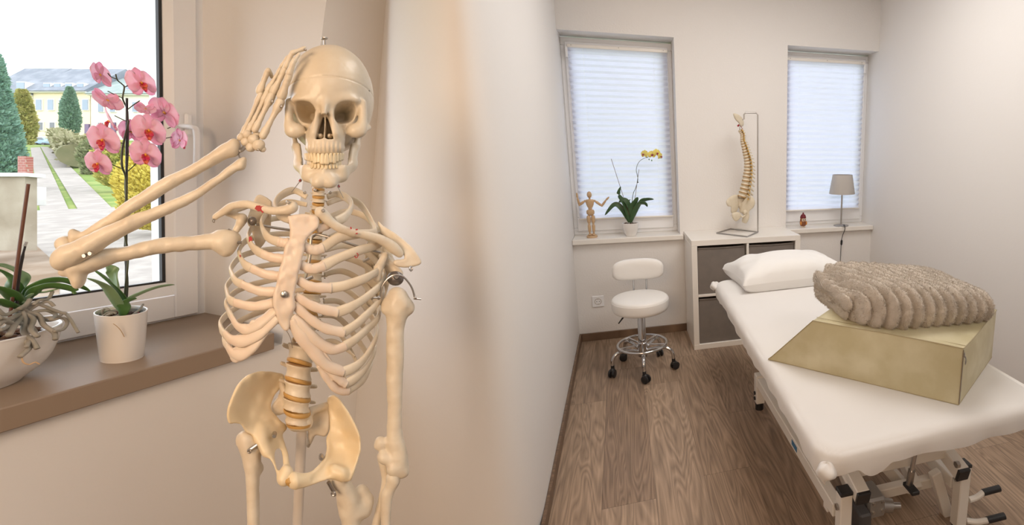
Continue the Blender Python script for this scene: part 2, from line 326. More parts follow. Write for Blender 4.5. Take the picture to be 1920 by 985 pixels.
def blind(x0, x1, zb, zt, y, label, clip_side):
    t = thing('pleated_blind', label, 'blind', ((x0+x1)/2, y, zt), 0, 'pleated blinds in the two back windows')
    n = int(round((zt-zb-.03)/.0205)); n += n % 2; zs = np.linspace(zt-.022, zb+.012, n+1)
    G = np.array([[(x+.003*random.uniform(-1, 1)*(0 if 0 < i < 2 else 1), y+(.012 if k % 2 else -.010), z) for k, z in enumerate(zs)] for i, x in enumerate((x0+.004, x1-.004))])
    MB().grid(G).build('pleated_fabric', M['blind'], t, world=True, angle=0)
    MB().box(x0, x1, y-.014, y+.012, zt-.022, zt, .003).build('top_rail', M['white_lacquer'], t, world=True)
    MB().box(x0, x1, y-.012, y+.010, zb, zb+.013, .003).build('bottom_rail', M['white_lacquer'], t, world=True)
    for fx in (.15, .85):
        x = x0+(x1-x0)*fx; MB().cyl((x, y-.0125, zt-.01), (x, y-.0125, zb+.01), .0006, n=6).build('cord', M['pvc'], t, world=True)
    for fx in (.04, .5, .955):
        x = x0+(x1-x0)*fx; MB().cyl((x, y-.0175, zt-.008), (x, y-.0135, zt-.008), .003, n=10).build('screw', M['steel'], t, world=True)
    c = x0-.005 if clip_side < 0 else x1+.004
    MB().box(c-.008, c+.008, y-.01, y+.02, zt-.085, zt-.012, .003).build('bracket', M['pvc'], t, world=True)
    return t
blind(.045, .706, .862, 2.052, .135, 'white pleated blind in the left window, above the wooden mannequin', -1)
blind(1.60, 2.262, .868, 2.052, .135, 'white pleated blind in the right window, behind the table lamp', 1)
# ------------------------------------------------------------------ wall socket
t = thing('wall_socket', 'white wall socket low on the back wall left of the swivel stool', 'socket', (.14, 0, .29))
MB().box(.099, .181, -.008, -.0005, .249, .331, .004).build('cover_plate', M['pvc'], t, world=True)
mb = MB(); a = np.arange(32)*2*math.pi/32
ring = lambda r, y: np.stack([.14+r*np.cos(a), np.full(32, y), .29+r*np.sin(a)], 1)
mb.grid(np.stack([ring(.025, -.008), ring(.025, -.0095), ring(.020, -.0095), ring(.0185, -.0082), ring(.018, -.008), ring(.0001, -.0079)], 1), close_u=True).build('outlet_cup', mat('socket_cup', (.62, .60, .58), .4), t, world=True, recalc=True)
for dx in (-.0085, .0085): MB().cyl((.14+dx, -.0088, .29), (.14+dx, -.0080, .29), .0028, n=12).build('contact_hole', M['black'], t, world=True)
for dz in (-.0165, .0165): MB().box(.137, .143, -.0092, -.008, .29+dz-.0018, .29+dz+.0018).build('earth_clip', M['steel'], t, world=True)
# ------------------------------------------------------------------ shelf unit with fabric boxes
KX, KW, KD, KH = .764, .77, .39, .77
t = thing('shelf_unit', 'white square shelf unit with four compartments under the spine model', 'shelf unit', (KX+KW/2, -KD/2, 0))
T, t2 = .038, .016; W = M['white_lacquer']; g = .001
MB().box(KX, KX+KW, -KD, -g, KH-T, KH, .0015).build('top_panel', W, t, world=True)
MB().box(KX, KX+KW, -KD, -g-.013, 0, T, .0015).build('bottom_panel', W, t, world=True)
for x in (KX, KX+KW-T): MB().box(x, x+T, -KD, -g-.013, T+g/2, KH-T-g/2, .0015).build('side_panel', W, t, world=True)
xm = KX+KW/2; zm = KH/2
MB().box(xm-t2/2, xm+t2/2, -KD+.001, -g-.013, T, KH-T, .001).build('divider', W, t, world=True)
for a_, b_ in ((KX+T, xm-t2/2), (xm+t2/2, KX+KW-T)): MB().box(a_, b_, -KD+.001, -g-.013, zm-t2/2, zm+t2/2, .001).build('shelf_board', W, t, world=True)
def fabric_box(x0, z0, label):
    w, h = .325, .325; y0 = -KD+.014
    t = thing('storage_box', label, 'storage box', (x0+w/2, y0+.18, z0), 0, 'grey fabric boxes in the shelf unit')
    nx = 14; xs = np.linspace(x0, x0+w, nx); zs = np.linspace(z0, z0+h, nx)
    G = np.array([[(x, y0-.003*math.sin(math.pi*(x-x0)/w)*math.sin(math.pi*(z-z0)/h)*1.5, z-.004*math.sin(math.pi*(x-x0)/w)*((z-z0)/h)**3) for z in zs] for x in xs])
    MB().grid(G).build('front_panel', M['grey_fabric'], t, world=True, angle=180)
    mb = MB(); mb.box(x0, x0+.004, y0, y0+.35, z0, z0+h); mb.box(x0+w-.004, x0+w, y0, y0+.35, z0, z0+h); mb.box(x0+.004, x0+w-.004, y0, y0+.35, z0, z0+.004); mb.box(x0+.004, x0+w-.004, y0+.346, y0+.35, z0+.004, z0+h)
    mb.build('box_shell', M['grey_fabric'], t, world=True)
    MB().tube([(x, y0-.0035, z0+h-.006-.004*math.sin(math.pi*(x-x0)/w)) for x in xs], .0022, 6).build('hem', M['grey_fabric'], t, world=True)
fabric_box(KX+T+.004, zm+t2/2, 'grey fabric box in the upper left compartment of the shelf')
fabric_box(xm+t2/2+.004, zm+t2/2, 'grey fabric box in the upper right compartment, just behind the pillow')
fabric_box(KX+T+.004, T, 'grey fabric box in the lower left compartment near the floor')
# ================================================================== the alcove on the left: window wall, sill, pier and the wall that turns into the treatment room
_yc = RC[1]
def up_px(u, v=450):                                 # the vertical of the alcove's slightly leaning window wall
    d = nz(ray(u, v)); n = nz(np.cross(d, _yc)); Z = np.array([0, 0, 1.]); return nz(Z-n*(Z@n))
LU = up_px(450); LP0 = CAM+ray(225, 706)*1.05
_A = Pp(0, 767, LP0, LU); _B = Pp(515, 625, LP0, LU); LE1 = nz(_B-_A); LE3 = nz(np.cross(LU, LE1)); LA = _A
LM = Matrix([[LE1[i], LE3[i], LU[i], LA[i]] for i in range(3)]+[[0, 0, 0, 1]])
def toL(P): q = np.asarray(P)-LA; return np.array([q@LE1, q@LE3, q@LU])
def fromL(p): return LA+LE1*p[0]+LE3*p[1]+LU*p[2]
def Lc(u, v, c): return toL(Pp(u, v, LA+LE3*c, LE3))       # pixel on a plane parallel to the window wall, in alcove coordinates
def Lb(u, v, b): return toL(Pp(u, v, LA+LU*b, LU))
LX = lambda V: np.asarray(V) @ np.array([LE1, LE3, LU]) + LA
def Lstruct(name, mb, m, **k): o = mb.build(name, m, None, fn=None, **k); o.matrix_world = LM; WM[o.name] = LM.copy(); o['kind'] = 'structure'; return o
DW_ = .322                                            # depth of the recess at the sash face
sillR = Lb(515, 625, 0)[0]; th_s = -Lc(200, 752.5, 0)[2]
sf = Lc(373, 585, DW_)[0]                              # right edge of the sash
fr_ = Lc(391, 584, DW_)[0]                             # right edge of the fixed frame
FACE = .022
e_top, e_bot = Lc(612, 0, FACE), Lc(529, 640, FACE)    # the edge of the window recess
b_top, b_bot = Lc(725, 0, FACE), Lc(662, 840, FACE)    # the inner corner where the next wall starts
def on_line(p, q, b): k = (b-p[2])/(q[2]-p[2]); return p+(q-p)*k
OUT = .46
s = MB().prism([(-6.2, 0), (sillR, 0), (sillR+.012, FACE+.01), (fr_+.03, DW_+.02), (-6.2, DW_+.02)], -th_s, 0); Lstruct('trim_3', s, M['taupe'], angle=30, bevel=.003)
# wall under the sill
bb = on_line(b_top, b_bot, -1.35); bb0 = on_line(b_top, b_bot, -th_s); z0 = -1.35
V = [(-6.2, FACE, z0), (bb[0]+.02, FACE, z0), (bb0[0]+.02, FACE, -th_s), (-6.2, FACE, -th_s), (-6.2, OUT, z0), (bb[0]+.02, OUT, z0), (bb0[0]+.02, OUT, -th_s), (-6.2, OUT, -th_s)]
HEX = [(0, 1, 2, 3), (7, 6, 5, 4), (0, 4, 5, 1), (1, 5, 6, 2), (2, 6, 7, 3), (3, 7, 4, 0)]
Lstruct('wall_window_lower', MB().add(V, HEX), M['wall_smooth'], angle=0)
# pier right of the window: splayed reveal + face
zt = 2.5; et, eb = on_line(e_top, e_bot, zt), on_line(e_top, e_bot, -th_s); bt_, bbm = on_line(b_top, b_bot, zt), on_line(b_top, b_bot, -th_s)
eb[0] = min(eb[0], bbm[0]-.02)
V = [(fr_, DW_+.01, -th_s), (eb[0], FACE, -th_s), (bbm[0]+.02, FACE, -th_s), (bbm[0]+.02, OUT, -th_s), (fr_, OUT, -th_s),
     (fr_, DW_+.01, zt), (et[0], FACE, zt), (bt_[0]+.02, FACE, zt), (bt_[0]+.02, OUT, zt), (fr_, OUT, zt)]
mbp = MB().add(V, [(1, 2, 7, 6), (2, 3, 8, 7), (3, 4, 9, 8), (4, 0, 5, 9), (4, 3, 2, 1, 0), (5, 6, 7, 8, 9)])
P_ = [np.array(V[i]) for i in (0, 1, 6, 5)]; mbp.grid([[P_[0]*(1-s_)*(1-t_)+P_[1]*s_*(1-t_)+P_[2]*s_*t_+P_[3]*(1-s_)*t_ for s_ in np.linspace(0, 1, 24)] for t_ in np.linspace(0, 1, 24)])
Lstruct('wall_pier', mbp, M['wall_smooth'], angle=20)
WTL, WLL = 1.12, -.17                                 # unseen top and left end of the window opening, drawn in to cut daylight
Lstruct('wall_window_upper', MB().box(-6.2, fr_+.001, FACE, OUT, WTL, zt), M['wall_smooth'], angle=0)
Lstruct('wall_window_left', MB().box(-6.2, WLL, FACE, OUT, -th_s, WTL), M['wall_smooth'], angle=0)
# window_3: fixed frame, sash, gasket, pane, handle
gR = Lc(313, 530, DW_+.012); gB = gR[2]                 # corner of the visible glass
lip = Lc(329, 553, DW_)                                # where the sash bevel ends
w = MB(); w.box(sf-.004, fr_+.03, DW_+.012, DW_+.10, .0, WTL); w.box(WLL-.03, WLL+.045, DW_+.012, DW_+.10, 0, WTL); w.box(WLL, sf, DW_+.012, DW_+.10, 0, .018); w.box(WLL, sf, DW_+.012, DW_+.10, WTL-.05, WTL)
w3 = Lstruct('window_3', w, M['pvc'])
def Lpart(name, mb, m, par, **k):
    o = mb.build(name, m, None, **k); o.parent = par; WM[o.name] = LM.copy(); return o
sx0, sx1, sz0, sz1 = WLL+.04, sf, .006, WTL-.04; gx1, gz0 = lip[0], lip[2]; gx0, gz1 = WLL+.12, WTL-.12
s = MB(); s.box(gx1, sx1, DW_, DW_+.07, sz0, sz1, .003); s.box(sx0, gx0, DW_, DW_+.07, sz0, sz1, .003); s.box(gx0, gx1, DW_+.0005, DW_+.07, sz0, gz0, .003); s.box(gx0, gx1, DW_+.0005, DW_+.07, gz1, sz1, .003)
Lpart('window_sash', s, M['pvc'], w3)
bv = MB(); q = gR[0]; r_ = gB
bv.add([(gx1, DW_+.002, gz0), (q, DW_+.014, r_), (q, DW_+.014, gz1+.015), (gx1, DW_+.002, gz1)], [(0, 1, 2, 3)]); bv.add([(gx1, DW_+.002, gz0), (gx0, DW_+.002, gz0), (gx0-.0, DW_+.014, r_), (q, DW_+.014, r_)], [(0, 1, 2, 3)])
bv.add([(q, DW_+.014, r_), (q, DW_+.03, r_), (q, DW_+.03, gz1+.015), (q, DW_+.014, gz1+.015)], [(0, 1, 2, 3)]); bv.add([(gx0, DW_+.014, r_), (q, DW_+.014, r_), (q, DW_+.03, r_), (gx0, DW_+.03, r_)], [(0, 1, 2, 3)])
Lpart('glazing_bead', bv, M['pvc'], w3, angle=0)
gk = MB(); gk.box(q-.0075, q, DW_+.016, DW_+.024, r_, gz1+.01); gk.box(gx0, q-.0075, DW_+.016, DW_+.024, r_, r_+.0055); Lpart('gasket', gk, M['black'], w3)
Lpart('window_pane', MB().box(gx0-.005, q-.001, DW_+.026, DW_+.030, r_+.001, gz1+.012), M['glass'], w3)
hp = Lc(352, 232, DW_-.005); h = MB().box(hp[0]-.008, hp[0]+.010, DW_-.010, DW_, hp[2]-.035, hp[2]+.030, .006)
Lpart('handle_plate', h, M['pvc'], w3); hp2 = Lc(354, 238, DW_-.03)
Lpart('window_handle', MB().tube(cr([(hp2[0], DW_-.008, hp2[2]), (hp2[0], DW_-.042, hp2[2]), (hp2[0]+.004, DW_-.047, hp2[2]-.012), (hp2[0]+.006, DW_-.046, hp2[2]-.06), (hp2[0]+.006, DW_-.043, hp2[2]-.125)], 6), .0070, 12, flat=1.0), M['pvc'], w3)
# wall_left: from the inner corner it curves into the long straight wall of the treatment room
ye = CAM[1]+1.75; cols = []
for k in np.linspace(0, 1, 40):
    row = []
    for z in (-.05, HC+.03):
        lo, hi = fromL(b_bot), fromL(b_top); kk = (z-lo[2])/(hi[2]-lo[2]); Bp = lo+(hi-lo)*kk; Bp = Bp-nz(np.array([.48, -.6, 0]))*.01
        c = np.array([0.0, CAM[1]+1.18]); E_ = np.array([0, ye]); p = (1-k)**2*Bp[:2]+2*k*(1-k)*c+k*k*E_; row.append((p[0], p[1], z))
    cols.append(row)
cols += [[(0, y, -.05), (0, y, HC+.03)] for y in np.linspace(ye, -.0005, 12)[1:]]
G = np.array(cols); T = np.gradient(G, axis=0); N_ = np.stack([-T[..., 1], T[..., 0], 0*T[..., 0]], 2); N_ /= np.linalg.norm(N_, axis=2, keepdims=True)
G2 = np.stack([G[:, 0]+(G[:, 1]-G[:, 0])*t for t in np.linspace(0, 1, 8)], 1); N2 = np.stack([N_[:, 0]]*8, 1)
mb = MB(); nA = G2.shape[0]
mb.grid(G2); mb.grid((G2+N2*.12)[:, ::-1]); 
struct('wall_left', mb, M['wall_smooth'], angle=30)
# floor and ceiling follow the outline of the rooms
def plan(off):
    P = [fromL((a, FACE+off, 0)) for a in (bb0[0]+.1, -6.1)]; return [(XR+.2, .28), (-.1, .28), (-.1-off*.3, ye), (P[0][0], P[0][1]), (P[1][0], P[1][1]), (P[1][0], -6.25), (XR+.2, -6.25)]
struct('floor', MB().prism(plan(.10)[::-1], -.05, 0), M['floor'], angle=0, recalc=True)
struct('ceiling', MB().prism(plan(.9)[::-1], HC, HC+.1), M['ceiling'], angle=0, recalc=True)

_c = fromL(((WLL+sf)/2, OUT+.02, WTL/2)); portal('window_portal', Matrix([[LE1[i], LU[i], LE3[i], _c[i]] for i in range(3)]+[[0, 0, 0, 1]]), sf-WLL, WTL)

# ================================================================== outside the window
OX, OY, OZ = RC[0], -RC[1], RC[2]                       # the street climbs away from the window; its houses face it squarely
def O(u, v, z): return CAM+ray(u, v)*z
gh = nz(np.array([ray(150, 277)[0], ray(150, 277)[1], 0])); _g1, _g2 = O(150, 425, 12), O(150, 261, 68); GS = (_g2[2]-_g1[2])/((_g2-_g1)@gh); GN = nz(np.array([-GS*gh[0], -GS*gh[1], 1])); GP = _g1
def G_(u, v, dz=0): return Pp(u, v, GP+np.array([0, 0, dz]), GN)
def noise_mat(name, c1, c2, scale, rough=.9, bump=.5, dist=.05, detail=6):
    return mat(name, c1, rough, spec=.1, var=(scale, c2, 1.0), bump=(scale*2, bump, dist))
M['grass'] = noise_mat('grass', (.13, .20, .05), (.24, .28, .09), 1.5); M['gravel'] = noise_mat('pale_gravel', (.26, .24, .22), (.33, .31, .28), 3)
M['dirt'] = noise_mat('brown_dirt', (.17, .12, .08), (.28, .23, .18), 1.2)
def flat_px(name, px, m, dz, th=.04):
    P = [G_(u, v, dz) for u, v in px]; n = len(P); V = P+[p-GN*th for p in P]
    return MB().add(V, [tuple(range(n)), tuple(range(n, 2*n))[::-1]]+[(i, i+n, (i+1) % n+n, (i+1) % n) for i in range(n)]).build(name, m, angle=0, recalc=True)
gd = MB(); gr_ = nz(np.cross(gh, [0, 0, 1.])); gv = []
for a in np.linspace(2.2, 160, 14):
    for b in np.linspace(-1, 1, 10): p = CAM+gh*a+gr_*b*(3+a*.8); gv.append((p[0], p[1], GP[2]+((p-GP)@gh)*GS))
gd.grid(np.array(gv).reshape(14, 10, 3)); o = gd.build('ground', M['grass']); tag(o, kind='structure')
for px, nm, m, dz in (([(57, 277), (75, 276), (133, 402), (76, 402)], 'path_1', M['gravel'], .05), ([(76, 275), (95, 276), (212, 392), (146, 392)], 'path_2', M['gravel'], .05),
                      ([(60, 395), (225, 388), (330, 440), (460, 700), (120, 700), (60, 520)], 'path_3', M['gravel'], .06), ([(-140, 460), (62, 455), (112, 500), (110, 600), (-260, 640)], 'path_4', M['dirt'], .07)):
    tag(flat_px(nm, px, m, dz), kind='structure')
# terraced houses
hm = {'cream': mat('cream_render', (.68, .58, .40), .8), 'pale': mat('pale_render', (.66, .62, .52), .8), 'slate': noise_mat('grey_slate', (.15, .17, .20), (.22, .24, .27), .8, .6, .2), 'slate2': noise_mat('green_grey_slate', (.20, .25, .24), (.26, .30, .29), .8, .6, .2),
      'glass': mat('house_window', (.20, .26, .33), .2), 'trim': mat('house_trim', (.70, .68, .64), .7), 'door': mat('purple_door', (.13, .08, .16), .5), 'dark': mat('dark_window', (.10, .11, .12), .2)}
def house(label, u0, u1, ve, vr, wallm, roofm, wins, dormers, doors=(), zc=68, vb=259, depth=9, chim=()):
    base = O((u0+u1)/2, vb, zc); t = thing('terraced_house', label, 'house', tuple(base))
    P = lambda u, v, d=0.0: O(u, v, zc)+OZ*d
    def slab(u0, u1, v0, v1, d0, d1): 
        V = [P(u, v, d) for u in (u0, u1) for v in (v1, v0) for d in (d0, d1)]
        return MB().add(V, [(0, 1, 3, 2), (4, 6, 7, 5), (0, 4, 5, 1), (2, 3, 7, 6), (0, 2, 6, 4), (1, 5, 7, 3)])
    slab(u0, u1, ve, vb+14, 0, depth).build('wall', wallm, t, world=True, angle=0, recalc=True)
    vrr = PY+(vr-PY)*(zc+depth*.42)/zc
    V = [P(u0-.6, ve+2, -.7), P(u1+.6, ve+2, -.7), P(u1+.6, vrr, depth*.42), P(u0-.6, vrr, depth*.42), P(u0-.6, ve+2, depth+.5), P(u1+.6, ve+2, depth+.5)]
    MB().add(V, [(0, 1, 2, 3), (3, 2, 5, 4), (0, 3, 4), (1, 5, 2), (0, 4, 5, 1)]).build('roof', roofm, t, world=True, angle=0, recalc=True)
    slab(u0, u1, ve+1.5, ve+4, -.45, 0).build('cornice', hm['trim'], t, world=True, angle=0, recalc=True)
    for (x, y, w_, h_, dk) in wins:
        f = slab(x-w_/2-1.2, x+w_/2+1.2, y-h_/2-1.2, y+h_/2+1.2, -.12, 0).build('window', hm['trim'], t, world=True, angle=0, recalc=True)
        slab(x-w_/2, x+w_/2, y-h_/2, y+h_/2, -.16, -.12).build('pane', hm['dark' if dk else 'glass'], f, world=True, angle=0, recalc=True)
    for (x, y, w_, h_) in dormers:
        f = slab(x-w_/2, x+w_/2, y-h_/2, y+h_/2, .1, 3.2).build('dormer', hm['trim'], t, world=True, angle=0, recalc=True)
        slab(x-w_/2+1.3, x+w_/2-1.3, y-h_/2+1.5, y+h_/2-1.2, .04, .1).build('pane', hm['glass'], f, world=True, angle=0, recalc=True)
    for (x, y, w_, h_) in doors: slab(x-w_/2, x+w_/2, y-h_/2, y+h_/2, -.15, 0).build('door', hm['door'], t, world=True, angle=0, recalc=True)
    for (x, y, w_, h_) in chim: slab(x-w_/2, x+w_/2, y-h_/2, y+h_/2, 2.5, 4.5).build('chimney', hm['trim'], t, world=True, angle=0, recalc=True)
    return t
house('pale terraced house with a dark slate roof beside the tall conifer, far left', -30, 61, 176, 128, hm['pale'], hm['slate'], [(50, 200, 8, 16, 0)], [(37, 160, 17, 15)])
house('cream terraced house with grey slate roof, the wide one in the middle of the row', 62.5, 169, 171, 129, hm['cream'], hm['slate'], [(75, 197, 10, 19, 0), (97, 197, 10, 19, 0), (119, 197, 10, 19, 0), (141, 197, 10, 19, 0), (162, 197, 10, 19, 0), (78, 237, 8, 14, 1), (100, 237, 8, 14, 1)], [(86, 161, 14, 12), (106, 161, 14, 12), (127, 161, 14, 12), (149, 161, 14, 12)], [(165, 246, 8, 26)])
house('white terraced house with a green-grey roof, right end of the row behind the pink orchid', 170.5, 360, 176, 144, hm['pale'], hm['slate2'], [(191, 201, 9, 18, 0), (213, 201, 9, 18, 0), (255, 201, 9, 18, 0), (285, 201, 9, 18, 0), (303, 201, 9, 18, 0), (191, 238, 9, 14, 1)], [(262, 163, 12, 11), (240, 163, 12, 11)], [(214, 244, 8, 28)], chim=[(292, 141, 24, 16)])
# trees and shrubs: a crown of leaf tufts round a trunk
def crown(t, c, rx, rz, n, m, m2, leaf, shape='cone', seed=1, name='foliage'):
    rng = np.random.RandomState(seed); mb = MB(); V = []; Fs = []
    for i in range(n):
        h = rng.rand(); a = rng.rand()*6.283
        prof = {'cone': (1-h)**.75*min(1, (h+.03)*7)**.5, 'drop': math.sin(math.pi*min(1, h*.9+.1)**.75)**.8, 'ball': math.sqrt(max(0, 1-(2*h-1)**2))}[shape]
        rr = rx*prof*(.78+.25*rng.rand()+.12*math.sin(5*a+9*h)); p = np.array([rr*math.cos(a), rr*math.sin(a), rz*h]); d = nz(np.array([math.cos(a), math.sin(a), .5+rng.rand()])+rng.randn(3)*.35)
        s = nz(np.cross(d, rng.randn(3))); L_ = leaf*.6*(.7+.6*rng.rand()); k = len(V)
        V += [p, p+d*L_*.5+s*L_*.28, p+d*L_, p+d*L_*.5-s*L_*.28]; Fs.append((k, k+1, k+2, k+3))
    Rm = np.array([OX, OZ, OY]); V = np.array(V) @ Rm + c
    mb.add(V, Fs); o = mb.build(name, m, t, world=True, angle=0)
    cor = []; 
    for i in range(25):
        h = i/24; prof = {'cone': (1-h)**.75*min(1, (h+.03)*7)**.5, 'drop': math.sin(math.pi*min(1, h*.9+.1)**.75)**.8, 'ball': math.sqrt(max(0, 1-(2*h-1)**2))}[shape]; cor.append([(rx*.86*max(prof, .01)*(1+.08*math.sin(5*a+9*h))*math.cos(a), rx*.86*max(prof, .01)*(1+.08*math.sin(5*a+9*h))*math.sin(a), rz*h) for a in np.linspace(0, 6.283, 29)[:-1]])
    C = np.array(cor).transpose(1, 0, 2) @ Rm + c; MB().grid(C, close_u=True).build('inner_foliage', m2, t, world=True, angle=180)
    return o
def tree(name, label, cat, u, vb, vt, wpx, zc, cols, shape, n, leaf, seed, trunk=True, group=None):
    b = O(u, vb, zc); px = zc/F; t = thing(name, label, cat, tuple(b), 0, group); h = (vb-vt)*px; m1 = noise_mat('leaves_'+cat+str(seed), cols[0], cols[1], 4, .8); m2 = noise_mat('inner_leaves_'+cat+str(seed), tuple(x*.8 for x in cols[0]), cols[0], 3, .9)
    tr = h*.10 if trunk else 0
    if trunk: MB().tube([b-OY*1.2, b+OY*(tr+.3)], [wpx*px*.07, wpx*px*.05], 10).build('trunk', M['bark'], t, world=True)
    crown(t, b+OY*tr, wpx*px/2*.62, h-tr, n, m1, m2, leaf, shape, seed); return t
tree('conifer', 'tall blue-green conifer at the left edge of the window view', 'tree', -14, 345, 104, 108, 17, ((.15, .27, .20), (.24, .38, .30)), 'cone', 14000, .30, 2, False)  # haze put into the conifer leaf colours: lighter and less saturated
tree('conifer', 'small golden-brown conifer tucked behind the tall blue-green one', 'tree', 42, 282, 172, 36, 24, ((.30, .30, .10), (.42, .38, .14)), 'drop', 7000, .30, 3)
tree('conifer', 'slim pointed green conifer in front of the cream terraced house', 'tree', 131, 263, 165, 30, 64, ((.15, .25, .18), (.24, .36, .27)), 'drop', 9000, .5, 4)
for i, (lab, u, vb, vt, w_, z, c) in enumerate((
    ('yellow-leaved bush at the right side of the garden, the largest one', 282, 432, 285, 120, 11, ((.55, .45, .08), (.72, .62, .16))),
    ('yellow-green bush beside the orchid stem, left of the largest yellow bush', 218, 352, 268, 74, 18, ((.34, .36, .10), (.60, .52, .16))),
    ('low dark green shrub left of the yellow-green bush', 186, 340, 262, 60, 24, ((.20, .24, .12), (.34, .34, .20))),
    ('far yellowish shrub below the white terraced house', 192, 296, 250, 50, 34, ((.40, .38, .20), (.55, .48, .25))))):
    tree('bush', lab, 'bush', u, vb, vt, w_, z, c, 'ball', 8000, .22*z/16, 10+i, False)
# hedge along the lane
p0, p1 = G_(112, 273), G_(148, 316); hd = thing('hedge', 'long low grey-green hedge along the right side of the lane', 'hedge', tuple(p0)); V = []; Fs = []; rng = np.random.RandomState(5)
for i in range(9000):
    k = rng.rand(); p = p0+(p1-p0)*k+OX*rng.randn()*.35+GN*(rng.rand()**.6*1.7+.0); d = nz(rng.randn(3)+np.array([0, 0, .7])); s_ = nz(np.cross(d, rng.randn(3))); l_ = .22; q = len(V); V += [p, p+d*l_*.5+s_*l_*.3, p+d*l_, p+d*l_*.5-s_*l_*.3]; Fs.append((q, q+1, q+2, q+3))
MB().add(V, Fs).build('hedge_leaves', noise_mat('hedge_leaves', (.22, .22, .12), (.36, .33, .22), 2), hd, world=True, angle=0)
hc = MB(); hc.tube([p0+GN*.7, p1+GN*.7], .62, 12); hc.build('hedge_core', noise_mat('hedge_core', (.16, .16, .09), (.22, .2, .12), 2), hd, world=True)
# low wall, brick pillar, slab
lw = thing('garden_wall', 'low plastered garden wall below the tall conifer', 'wall', tuple(O(20, 430, 8.5)))
def cbox(u0, u1, v0, v1, z, dep, b=.01):
    a, c = O(u0, v1, z), O(u1, v0, z); q = np.array([(c-a)@OX, (c-a)@OY]); V = [a+OX*x+OY*y+OZ*d for x in (0, q[0]) for y in (0, q[1]) for d in (0, dep)]
    return MB().add(V, [(0, 1, 3, 2), (4, 6, 7, 5), (0, 4, 5, 1), (2, 3, 7, 6), (0, 2, 6, 4), (1, 5, 7, 3)])
cbox(-80, 47, 330, 470, 8.5, .14).build('plastered_wall', noise_mat('garden_render', (.24, .20, .15), (.34, .30, .24), 1.5), lw, world=True, angle=0, recalc=True)
cbox(-80, 50, 324, 331, 8.45, .22).build('coping', noise_mat('concrete_coping', (.50, .50, .48), (.60, .60, .58), 2), lw, world=True, angle=0, recalc=True)
bm_ = bpy.data.materials.new('red_brick'); bm_.use_nodes = True; nt = bm_.node_tree; br = nt.nodes.new('ShaderNodeTexBrick'); br.inputs['Color1'].default_value = (.22, .05, .035, 1); br.inputs['Color2'].default_value = (.27, .075, .05, 1); br.inputs['Mortar'].default_value = (.28, .2, .16, 1); br.inputs['Scale'].default_value = 6
tc = nt.nodes.new('ShaderNodeTexCoord'); mp = nt.nodes.new('ShaderNodeMapping'); mp.inputs['Rotation'].default_value = (math.pi/2, 0, 0); nt.links.new(tc.outputs['Object'], mp.inputs[0]); nt.links.new(mp.outputs[0], br.inputs['Vector']); nt.links.new(br.outputs[0], nt.nodes['Principled BSDF'].inputs['Base Color'])
o = cbox(33, 48, 293, 324.5, 8.5, .09).build('brick_pillar', bm_, angle=0, recalc=True); tag(o, 'short red brick pillar standing on the low garden wall', 'pillar')
o = cbox(58, 70, 350, 385, 9.6, .12).build('stone_block', noise_mat('pale_stone', (.50, .50, .50), (.62, .62, .60), 2), angle=0, recalc=True); tag(o, 'pale stone block standing at the end of the low garden wall', 'block')
# parked car in the distance
cr_ = thing('car', 'small blue-grey car parked at the far end of the lane', 'car', tuple(O(72, 272, 50))); cp = noise_mat('car_paint', (.26, .36, .46), (.30, .40, .50), 1, .3, 0)
prof = [(60, 270), (60, 264), (64, 262), (68, 256.5), (77, 256.5), (81, 262), (85, 264), (85, 270)]
A_ = [O(u, v, 50) for u, v in prof]; n = len(A_); MB().add(A_+[p+OZ*1.7 for p in A_], [tuple(range(n)), tuple(range(n, 2*n))[::-1]]+[(i, i+n, (i+1) % n+n, (i+1) % n) for i in range(n)]).build('car_body', cp, cr_, world=True, angle=0, recalc=True, bevel=.12)
A_ = [O(u, v, 49.97) for u, v in ((66, 261.5), (69, 257.8), (76.4, 257.8), (79.6, 261.5))]; MB().add(A_+[p+OZ*1.76 for p in A_], [(0, 1, 2, 3), (7, 6, 5, 4)]+[(i, i+4, (i+1) % 4+4, (i+1) % 4) for i in range(4)]).build('car_window', hm['dark'], cr_, world=True, angle=0, recalc=True)
for u in (65, 80): MB().cyl(O(u, 270, 49.9), O(u, 270, 49.9)+OZ*1.9, .15, n=18).build('wheel', M['black'], cr_, world=True)
